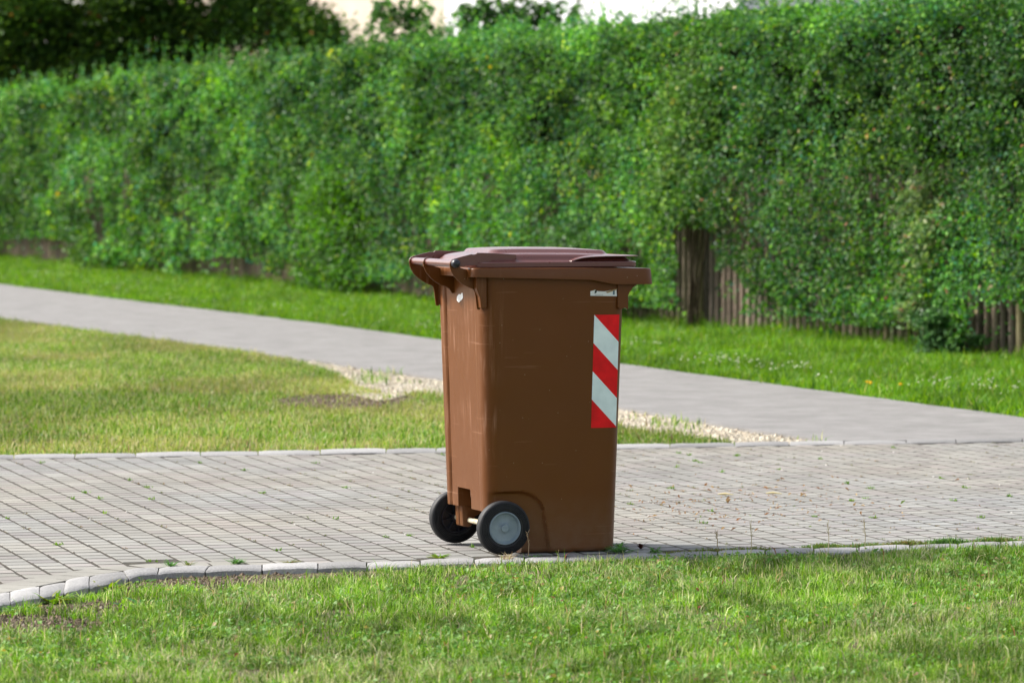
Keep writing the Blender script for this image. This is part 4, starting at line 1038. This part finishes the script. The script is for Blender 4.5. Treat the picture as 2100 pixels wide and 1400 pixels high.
# sprays hanging out of the face (lighter tufts that break up the surface)
ns_ = 1700; ss = rng.uniform(-6, 44, ns_); zz_ = rng.uniform(0.15, 2.6, ns_); k = 34
s = np.repeat(ss, k) + rng.normal(0, 0.13, ns_ * k); z = np.repeat(zz_, k) + rng.normal(0, 0.075, ns_ * k); off = bulge(np.repeat(ss, k), np.repeat(zz_, k)) + rng.normal(0.05, 0.045, ns_ * k)
P = W(s, off, z); g = gap_prob(P); keep = (rng.random(len(P)) > g) & (z > 0.02)
tone = np.repeat(rng.normal(1.12, 0.22, ns_).clip(0.6, 1.7), k); warm = np.repeat(rng.random(ns_), k)
P, s, z = P[keep], s[keep], z[keep]; n = len(P); c = hedge_cols(P, s, z, n) * tone[keep][:, None]; wk = warm[keep] > 0.86; c[wk] = c[wk] * np.array((1.7, 1.25, 0.8))
Nn = N3 * 0.7 + Z3 * 0.7 + rng.normal(0, 0.6, (n, 3))
V_, F_ = leaves(P - hloc, Nn, 0.048 * rng.uniform(0.6, 1.3, n) * np.clip(P[:, 1] / 38, 0.9, 1.5), 0.62, 0.3); parts.append((V_, F_, c, 4))
V, Fp, cols = merge(parts)
np_mesh('foliage', V, Fp, M['leaf'], cols.clip(0.004, 0.8), hedge)
# solid near-black core, the hedge's inner shade put into its colour
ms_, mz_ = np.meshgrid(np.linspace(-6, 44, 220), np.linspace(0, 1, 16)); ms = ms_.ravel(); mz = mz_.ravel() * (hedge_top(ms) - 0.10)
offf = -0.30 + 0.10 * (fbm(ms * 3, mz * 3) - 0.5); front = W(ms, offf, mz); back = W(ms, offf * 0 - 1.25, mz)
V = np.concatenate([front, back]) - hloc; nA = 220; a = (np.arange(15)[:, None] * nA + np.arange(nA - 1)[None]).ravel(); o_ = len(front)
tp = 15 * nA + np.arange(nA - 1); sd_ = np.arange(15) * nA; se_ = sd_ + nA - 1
np_mesh('shade_core', V, [np.stack([a, a + 1, a + nA + 1, a + nA], 1), np.stack([a + o_, a + nA + o_, a + nA + 1 + o_, a + 1 + o_], 1), np.stack([tp, tp + 1, tp + 1 + o_, tp + o_], 1), np.stack([sd_, sd_ + nA, sd_ + nA + o_, sd_ + o_], 1), np.stack([se_, se_ + o_, se_ + nA + o_, se_ + nA], 1)], M['core'], parent=hedge, smooth=True)
# bare stems seen by the fence
for k_ in range(90):
    m_ = MB(); s_ = random.uniform(-5, 43); x0, y0 = hpt(s_, random.uniform(-0.25, -0.06)); pts = []; 
    for i in range(5): pts.append((x0 - hloc[0] + random.gauss(0, 0.03) * i, y0 - hloc[1] + random.gauss(0, 0.05) * i, i * 0.28))
    m_.path(pts, [0.014, 0.012, 0.010, 0.008, 0.005], 6); m_.build('stem', M['bark'], hedge, smooth=60)

# shrubs growing against the hedge, each a plant of its own
def shrub(name, label, cx_, cy_, rx, ry, n, cols_, wts, size, lift=0.30, nclump=26, aspect=0.65, cat='shrub', group=None, bottom=None):
    """a clump whose outline fills an ellipse on the hedge face"""
    # solve for s where the hedge face is seen at picture column cx_
    ss = np.linspace(-6, 44, 4000); X, Y = hpt(ss, lift); pxs = 1050 + F * X / Y; s0 = float(ss[np.argmin(np.abs(pxs - cx_))]); d0 = hpt(s0, lift)[1]
    pxl = abs(F * (hpt(s0 + .5, lift)[0] / hpt(s0 + .5, lift)[1] - hpt(s0 - .5, lift)[0] / hpt(s0 - .5, lift)[1]))
    z0 = H - (cy_ - YH) / F * d0; rz = ry / F * d0; rs = rx / pxl
    x0, y0 = hpt(s0, lift - 0.1); r0 = empty(name, (x0, y0, 0)); tag(r0, label, cat, group)
    cs = rng.uniform(-1, 1, (nclump * 3, 2)); cs = cs[(cs ** 2).sum(1) < 1][:nclump]; m = len(cs)
    idx = rng.integers(0, m, n); tone = rng.normal(1, 0.18, m).clip(0.6, 1.5)
    s = s0 + (cs[idx, 0] + rng.normal(0, 0.17, n)) * rs; z = z0 + (cs[idx, 1] + rng.normal(0, 0.15, n)) * rz
    off = lift + bulge(s, z) * 0.6 - 0.10 + rng.normal(0, 0.07, n) - 0.15 * ((s - s0) / rs) ** 2
    P = W(s, off, z); k = z > 0.03; P = P[k]; tn = tone[idx][k]; n = len(P)
    Nn = N3 * 0.7 + Z3 * 0.7 + rng.normal(0, 0.6, (n, 3))
    V_, F_ = leaves(P - np.array((x0, y0, 0)), Nn, size * rng.uniform(0.6, 1.3, n), aspect, 0.3)
    np_mesh('foliage', V_, F_, M['leaf'], np.repeat(pal(n, cols_, wts) * tn[:, None], 4, 0), r0)
    for j in range(7):
        mb = MB(); c_ = cs[j % m]; tx, ty = hpt(s0 + c_[0] * rs, lift - 0.08); tz = max(0.1, z0 + c_[1] * rz)
        mb.path([(random.gauss(0, 0.04), random.gauss(0, 0.04), -0.03), ((tx - x0) * 0.3, (ty - y0) * 0.3, tz * 0.4), ((tx - x0) * 0.7, (ty - y0) * 0.7, tz * 0.75), (tx - x0, ty - y0, tz)], [0.014, 0.011, 0.008, 0.004], 6)
        mb.build('stem', M['bark'], r0, smooth=60)
    return r0
shrub('variegated_shrub', 'cream and pink tinged leafy shrub growing through the hedge near its right end', 1905, 520, 60, 150, 2100, [(0.36, 0.40, 0.20), (0.30, 0.24, 0.14), (0.10, 0.19, 0.06), (0.36, 0.16, 0.11), (0.16, 0.26, 0.07)], [9, 4, 70, 3, 50], 0.050, nclump=22, lift=0.22)
shrub('climbing_plant', 'pale green climber hanging over the hedge face above the open pickets', 1400, 320, 62, 150, 3400, [(0.11, 0.23, 0.05), (0.16, 0.28, 0.07), (0.07, 0.18, 0.03), (0.26, 0.3, 0.06)], [26, 18, 40, 3], 0.050, nclump=30, lift=0.24, cat='climber')
shrub('leafy_shrub', 'fresh bright green shrub bulging out of the hedge left of the bin', 690, 480, 85, 125, 4600, [(0.06, 0.19, 0.02), (0.09, 0.25, 0.02), (0.05, 0.14, 0.02)], [26, 26, 14], 0.062, nclump=30)
shrub('leafy_shrub', 'rounded mid green bush at the fence foot on the far left', 200, 520, 45, 34, 1500, [(0.07, 0.17, 0.03), (0.10, 0.22, 0.03), (0.05, 0.12, 0.02)], [26, 22, 14], 0.07, nclump=14)
shrub('leafy_shrub', 'dark bushy growth over the fence foot just behind the bin', 1180, 560, 120, 90, 4200, [(0.05, 0.14, 0.03), (0.08, 0.19, 0.04), (0.04, 0.10, 0.03)], [26, 22, 14], 0.055, nclump=30)
shrub('leafy_shrub', 'deep green shrub covering the pickets near the right edge', 1945, 690, 34, 52, 1500, [(0.05, 0.15, 0.04), (0.10, 0.22, 0.07), (0.04, 0.10, 0.03)], [26, 22, 14], 0.052, nclump=14)

# ------------------------------------------------------------------ trees behind the hedge
def tree(name, label, base, height, crown, n, cols_, wts, size, trunk_r=0.2, clumps=60, limbs=9, flat_=0.6, droop=0.0, cr=0.35, aspect=0.6, mindist=0.0):
    """crown: list of (cx,cy,cz,rx,ry,rz) lobes, world"""
    r0 = empty(name, (*base, 0)); tag(r0, label, 'tree'); b = np.array((*base, 0.0))
    cl = []
    for lobe in crown:
        k = max(4, int(clumps * lobe[6])) if len(lobe) > 6 else clumps // len(crown)
        d = rng.normal(0, 1, (k, 3)); d /= np.linalg.norm(d, axis=1, keepdims=True); rad = rng.uniform(0.35, 1, (k, 1)) ** 0.5
        cl.append(np.array(lobe[:3]) + d * rad * np.array(lobe[3:6]))
    cl = np.concatenate(cl); m = len(cl); idx = rng.integers(0, m, n); tone = rng.normal(1, 0.22, m).clip(0.55, 1.6)
    q = rng.normal(0, 1, (n, 3)); P = cl[idx] + q * np.array((cr, cr, cr * flat_)); P[:, 2] -= droop * (q[:, 0] ** 2 + q[:, 1] ** 2) * 0.3
    Nn = Z3 + rng.normal(0, 0.5, (n, 3)) + np.array((-0.3, -0.3, 0))
    V_, F_ = leaves(P - b, Nn, size * rng.uniform(0.6, 1.35, n), aspect, 0.25)
    np_mesh('crown', V_, F_, M['treeleaf'], np.repeat((pal(n, cols_, wts) * tone[idx][:, None]).clip(0.003, 0.8), 4, 0), r0)
    mb = MB(); top = Vector((0, 0, height * 0.75)); mb.path([(0, 0, -0.05), (0.05, 0, height * 0.25), (-0.04, 0.05, height * 0.5), tuple(top)], [trunk_r * 1.2, trunk_r, trunk_r * 0.75, trunk_r * 0.35], 10)
    for j in range(min(m, limbs)):
        c_ = cl[j * m // limbs] - b; z1 = min(height * 0.6, max(height * 0.2, c_[2] * 0.6))
        mid = (c_[0] * 0.5, c_[1] * 0.5, (z1 + c_[2]) / 2 + 0.1); mb.path([(0, 0, z1), mid, tuple(c_)], [trunk_r * 0.4, trunk_r * 0.22, trunk_r * 0.06], 6)
    mb.build('trunk', M['bark'], r0, smooth=60)
    return r0
def BP(px, py, d): return ((px - 1050) / F * d, d, H - (py - YH) / F * d)
DK = [(0.035, 0.105, 0.014), (0.065, 0.17, 0.02), (0.13, 0.26, 0.03), (0.020, 0.060, 0.012), (0.28, 0.14, 0.04)]
c1 = BP(120, -120, 74); c2 = BP(380, -60, 73); c3 = BP(560, 20, 72); c4 = BP(640, 60, 71.5); c5 = BP(-60, 60, 74); c6 = BP(250, 90, 74)
tree('broadleaf_tree', 'large dark broadleaf tree spreading above the hedge at the upper left', (c1[0] + 0.5, 76.5), 7.5,
     [(*c1, 2.6, 2.0, 2.0, 0.3), (*c2, 1.9, 1.6, 1.15, 0.26), (*c3, 0.85, 0.9, 0.55, 0.10), (*c4, 0.55, 0.6, 0.22, 0.05), (*c5, 1.6, 1.5, 1.4, 0.2), (*c6, 1.7, 1.4, 0.75, 0.2)], 90000, DK, [26, 30, 30, 10, 1.6], 0.125, 0.28, 260, 20, 0.55, 0.3, 0.26, 0.42)
s1 = BP(828, 40, 52); 
tree('young_tree', 'small maple top poking over the hedge before the cream wall', (s1[0], 52), 3.6, [(*BP(825, 45, 52), 0.36, 0.3, 0.30), (*BP(885, 70, 52), 0.22, 0.2, 0.13), (*BP(800, 15, 52), 0.18, 0.2, 0.14), (*BP(850, 10, 52), 0.34, 0.2, 0.12)], 620, [(0.05, 0.14, 0.03), (0.08, 0.19, 0.04)], [1, 1], 0.12, 0.035, 40, 14, 0.22, 0.4, 0.10, 0.6)
s2 = BP(1070, 30, 50)
tree('young_tree', 'wider maple top over the hedge before the white wall', (s2[0], 50), 3.7, [(*BP(1000, 45, 50), 0.34, 0.3, 0.22), (*BP(1100, 30, 50), 0.46, 0.3, 0.22), (*BP(1150, 8, 50), 0.36, 0.2, 0.10), (*BP(1060, 0, 50), 0.4, 0.2, 0.16), (*BP(970, 20, 50), 0.2, 0.2, 0.14)], 1300, [(0.05, 0.14, 0.03), (0.08, 0.19, 0.04)], [1, 1], 0.12, 0.035, 75, 18, 0.2, 0.4, 0.10, 0.6)

# ------------------------------------------------------------------ houses far behind
def house(name, label, x0, x1, y0, y1, zt, mat, wins, band=None, rz=-0.5, pivot='r'):
    # turned about its near corner so that the long wall faces the street like the hedge does
    px_ = x1 if pivot == 'r' else x0
    r0 = empty(name, (px_, y0, 0), rz); tag(r0, label, 'house'); cx_, cy_ = px_, y0
    m_ = MB(); m_.box(x0 - cx_, x1 - cx_, y0 - cy_, y1 - cy_, -0.1, zt); m_.build('wall', mat, r0)
    m_ = MB(); ov = 0.5; X0, X1, Y0, Y1 = x0 - cx_ - ov, x1 - cx_ + ov, y0 - cy_ - ov, y1 - cy_ + ov; ym = (Y0 + Y1) / 2; zr = zt + (Y1 - Y0) * 0.35
    m_.add([(X0, Y0, zt + .01), (X1, Y0, zt + .01), (X1, Y1, zt + .01), (X0, Y1, zt + .01), (X0, ym, zr), (X1, ym, zr), (X0, Y0, zt - .2), (X1, Y0, zt - .2), (X1, Y1, zt - .2), (X0, Y1, zt - .2)],
           [(0, 1, 5, 4), (2, 3, 4, 5), (0, 4, 3), (1, 2, 5), (6, 7, 1, 0), (8, 9, 3, 2), (7, 8, 2, 1), (9, 6, 0, 3), (9, 8, 7, 6)]); m_.build('roof', M['roof'], r0)
    for wx, wz in wins:
        m_ = MB(); m_.box(wx - 0.62 - cx_, wx + 0.62 - cx_, y0 - cy_ - 0.06, y0 - cy_ - 0.003, wz, wz + 1.4); f_ = m_.build('window', M['trim'], r0)
        m_ = MB(); m_.box(wx - 0.54 - cx_, wx + 0.54 - cx_, y0 - cy_ - 0.075, y0 - cy_ - 0.063, wz + .08, wz + 1.32); m_.build('pane', M['glass'], f_)
    if band:
        bx0, bx1, bz0, bz1 = band; m_ = MB(); m_.box(bx0 - cx_, bx1 - cx_, y0 - cy_ - 0.5, y0 - cy_ - 0.004, bz0, bz1); m_.build('balcony', M['trim'], r0)
    return r0
TH = -0.95
d = 90.0; xw = (1512 - 1050) / F * d
wh = house('white_house', 'bright white house with shaded end wall rising behind the middle of the hedge', xw - 10.8, xw, d, d + 12, 8.6, M['render'], [(xw - 2.5, 5.9), (xw - 6.5, 5.9)], rz=TH)
m_ = MB(); m_.box(0.004, 0.9, 3.6, 7.6, 5.13, 5.28); m_.build('balcony', M['trim'], wh)
d = 112.0; xe = (960 - 1050) / F * d
house('cream_house', 'cream rendered house seen between the dark tree and the white house', xe - 18, xe, d, d + 9, 8.6, M['cream'], [(xe - 3, 6.6), (xe - 8, 6.6), (xe - 13, 6.6)], rz=TH)

# ------------------------------------------------------------------ single weeds and small finds
def weed(name, label, px, py, kind, scale=1.0, cat='weed', group=None, z=0.0):
    gx, gy = G(px, py, z); r0 = empty(name, (gx, gy, z)); tag(r0, label, cat, group)
    return r0
def rosette(label, px, py, n, ln, wdt, up, cols_, z=0.003, name='weed', group='weeds along the kerb'):
    gx, gy = G(px, py, z); vs = []; fs = []; cs = []
    for k_ in range(int(n * 2.4) if n > 10 else n):
        az = random.uniform(0, 6.28); L = ln * random.uniform(0.25, 0.95); w_ = wdt * random.uniform(0.4, 0.9); el = up * random.uniform(0.1, 1.4)
        d_ = Vector((math.cos(az), math.sin(az), 0)); sd2 = Vector((-math.sin(az), math.cos(az), 0)); b = len(vs); col = np.array(random.choice(cols_)) * random.uniform(0.8, 1.2)
        p0 = d_ * 0.004 + Vector((random.gauss(0, ln * 0.12), random.gauss(0, ln * 0.12), 0)) * (1 if n > 10 else 0.1)
        for i, (t_, ww) in enumerate(((0, 0.25), (0.3, 0.8), (0.6, 1.0), (0.85, 0.7), (1, 0.05))):
            c_ = p0 + d_ * (L * t_ * math.cos(el * (1 - 0.3 * t_))) + Vector((0, 0, L * t_ * math.sin(el) * (1 - 0.35 * t_)))
            vs += [tuple(c_ - sd2 * w_ * ww / 2 + Vector((0, 0, w_ * 0.15 * ww))), tuple(c_), tuple(c_ + sd2 * w_ * ww / 2 + Vector((0, 0, w_ * 0.15 * ww)))]; cs += [col] * 3
        for i in range(4):
            for j in range(2): fs.append((b + i*3 + j, b + i*3 + j + 1, b + (i+1)*3 + j + 1, b + (i+1)*3 + j))
    me = bpy.data.meshes.new(name); me.from_pydata(vs, [], fs)
    ca = me.color_attributes.new('Col', 'FLOAT_COLOR', 'POINT'); cc = np.ones((len(vs), 4), np.float32); cc[:, :3] = cs; ca.data.foreach_set('color', cc.ravel())
    o = link_mesh(name, me, M['grass']); o.location = (gx, gy, z); tag(o, label, 'weed', group); return o
YG = [(0.18, 0.30, 0.03), (0.12, 0.26, 0.03), (0.26, 0.30, 0.05)]; BG = [(0.07, 0.20, 0.04), (0.10, 0.25, 0.05)]; DG = [(0.16, 0.20, 0.05), (0.22, 0.18, 0.06), (0.10, 0.18, 0.03)]
rosette('yellow green broad clump against the kerb at the far left', 110, 1246, 60, 0.10, 0.016, 0.9, YG, -0.04)
rosette('yellow green rosette by the kerb bend', 215, 1222, 60, 0.09, 0.015, 1.0, YG, -0.04)
rosette('dandelion rosette on bare soil below the kerb', 470, 1188, 16, 0.085, 0.014, 0.7, YG, -0.045)
rosette('leafy green clump right of the kerb bend in the lawn edge', 275, 1208, 40, 0.075, 0.02, 1.0, BG, -0.045)
rosette('broad blue green rosette in the near left lawn', 300, 1262, 26, 0.13, 0.03, 0.7, [(0.07, 0.22, 0.08), (0.10, 0.27, 0.10)], -0.05)
rosette('green tuft on the kerb top near its bend', 350, 1162, 22, 0.045, 0.007, 0.8, BG)
rosette('dark small tuft on the kerb joint left of the wheels', 385, 1160, 18, 0.04, 0.005, 0.9, DG)
rosette('small rosette on the paving joint behind the kerb', 483, 1157, 26, 0.05, 0.008, 0.7, BG)
rosette('flat green weed on the kerb joint well left of the bin', 595, 1156, 40, 0.045, 0.006, 0.4, DG)
rosette('pair of broad leaves leaning on the kerb left of the near wheel', 916, 1163, 8, 0.07, 0.016, 0.9, BG, -0.03)
rosette('bright low weed on the paving just left of the near wheel', 900, 1146, 34, 0.05, 0.010, 0.5, YG)
rosette('tall green leaf standing before the bin base', 1094, 1150, 6, 0.085, 0.012, 1.3, BG, -0.01)
rosette('dry straw tuft under the near wheel', 1040, 1152, 60, 0.055, 0.003, 1.1, [(0.42, 0.36, 0.20), (0.5, 0.44, 0.28), (0.3, 0.2, 0.1)], -0.005)
rosette('leafy weed at the front bottom corner of the bin', 1270, 1134, 24, 0.07, 0.012, 0.8, BG)
rosette('green tuft on the kerb a hand right of the bin corner', 1345, 1136, 18, 0.05, 0.008, 1.0, BG)
def mat(label, px, py, n, hmax, along, cols_):
    gx, gy = G(px, py); k = np.array((math.cos(R(20.5)), math.sin(R(20.5)))); m = np.array((-k[1], k[0]))
    q = rng.normal(0, 1, (n, 2)); p = q[:, :1] * along * 0.5 * k + q[:, 1:] * 0.016 * m
    V_, F_ = blades(p[:, 0], p[:, 1], 0 * p[:, 0] - 0.004, rng.uniform(0.25, 1, n) * hmax * np.exp(-q[:, 0] ** 2 / 5), rng.uniform(0.0025, 0.006, n), np.abs(rng.normal(0.6, 0.5, n)))
    o = np_mesh('weed', V_, F_, M['grass'], np.repeat(pal(n, cols_, [1] * len(cols_)), 5, 0)); o.location = (gx, gy, 0); return tag(o, label, 'weed', 'weeds along the kerb')
mat('sparse olive mat on the kerb just right of the bin corner', 1385, 1136, 260, 0.020, 0.13, DG)
mat('dull olive mat along the kerb joint right of the bin', 1455, 1133, 520, 0.026, 0.15, DG)
mat('olive mat on the kerb joint left of the bare white kerb stones', 1540, 1130, 420, 0.026, 0.12, DG)
mat('low green mat on the kerb above the bare white kerb stones', 1690, 1124, 620, 0.028, 0.12, [(0.10, 0.22, 0.04), (0.18, 0.22, 0.06)])
mat('short green mat between the two olive kerb mats', 1780, 1121, 520, 0.024, 0.12, BG + DG)
mat('olive mat on the kerb, second from the right edge', 1860, 1118, 620, 0.030, 0.11, DG)
mat('dark green kerb mat between two paler ones near the right edge', 1945, 1115, 620, 0.034, 0.11, [(0.06, 0.16, 0.03), (0.09, 0.2, 0.04)])
mat('fresh green kerb mat nearest the right edge', 2040, 1112, 700, 0.032, 0.13, BG + DG)
o = rosette('crumpled dark brown dead leaf on the paving right of the bin', 1315, 1126, 9, 0.045, 0.016, 0.9, [(0.05, 0.018, 0.012), (0.08, 0.03, 0.02)], name='dead_leaf', group=None); o['category'] = 'leaf'
o = rosette('small tan dried leaf standing in the near lawn', 945, 1234, 6, 0.045, 0.012, 1.2, [(0.50, 0.30, 0.16), (0.42, 0.24, 0.12)], -0.02, name='dead_leaf', group=None); o['category'] = 'leaf'
# straw-coloured strips on the paving
for (px, py, dx, lab) in ((1488, 1017, 30, 'short pale straw strip on the paving, the nearer to the bin'), (1587, 1015, 34, 'short pale straw strip on the paving, the farther from the bin')):
    gx, gy = G(px, py); m_ = MB(); m_.path([(-0.03, 0.01, 0.006), (0, 0, 0.009), (0.035, -0.02, 0.006)], [0.002, 0.005, 0.0015], 6); o = m_.build('straw', surf('straw', (0.5, 0.42, 0.2), (0.6, 0.52, 0.3), 40, 0.8), None); o.location = (gx, gy, 0); tag(o, lab, 'straw')
# upright stalks at the kerb
def stalk(label, px, py, hgt, col):
    gx, gy = G(px, py, -0.02); m_ = MB(); m_.path([(0, 0, -0.03), (0.003, 0, hgt * 0.5), (-0.004, 0.002, hgt)], [0.0018, 0.0014, 0.0008], 6)
    for k_ in range(7):
        z_ = hgt * (0.55 + 0.07 * k_); m_.path([(0, 0, z_), (random.uniform(-0.01, 0.01), random.uniform(-0.01, 0.01), z_ + 0.012)], [0.0012, 0.0006], 5)
    o = m_.build('grass_stalk', surf('stalk', col, tuple(c_ * 1.3 for c_ in col), 30, 0.8)); o.location = (gx, gy, 0); tag(o, label, 'grass stalk', 'dry stalks along the kerb')
stalk('thin dry stalk in front of the bin base', 1083, 1152, 0.085, (0.35, 0.24, 0.14))
stalk('brown stubby stalk on the paving edge right of the bin', 1471, 1134, 0.055, (0.22, 0.16, 0.05))
stalk('tallest pale stalk on the lawn edge right of the bin', 1541, 1150, 0.12, (0.5, 0.42, 0.26))
stalk('slender pale stalk beside the bare white kerb stones', 1700, 1140, 0.10, (0.5, 0.42, 0.26))
stalk('pale stalk on the lawn edge under the middle of the right paving', 1775, 1140, 0.11, (0.5, 0.42, 0.26))
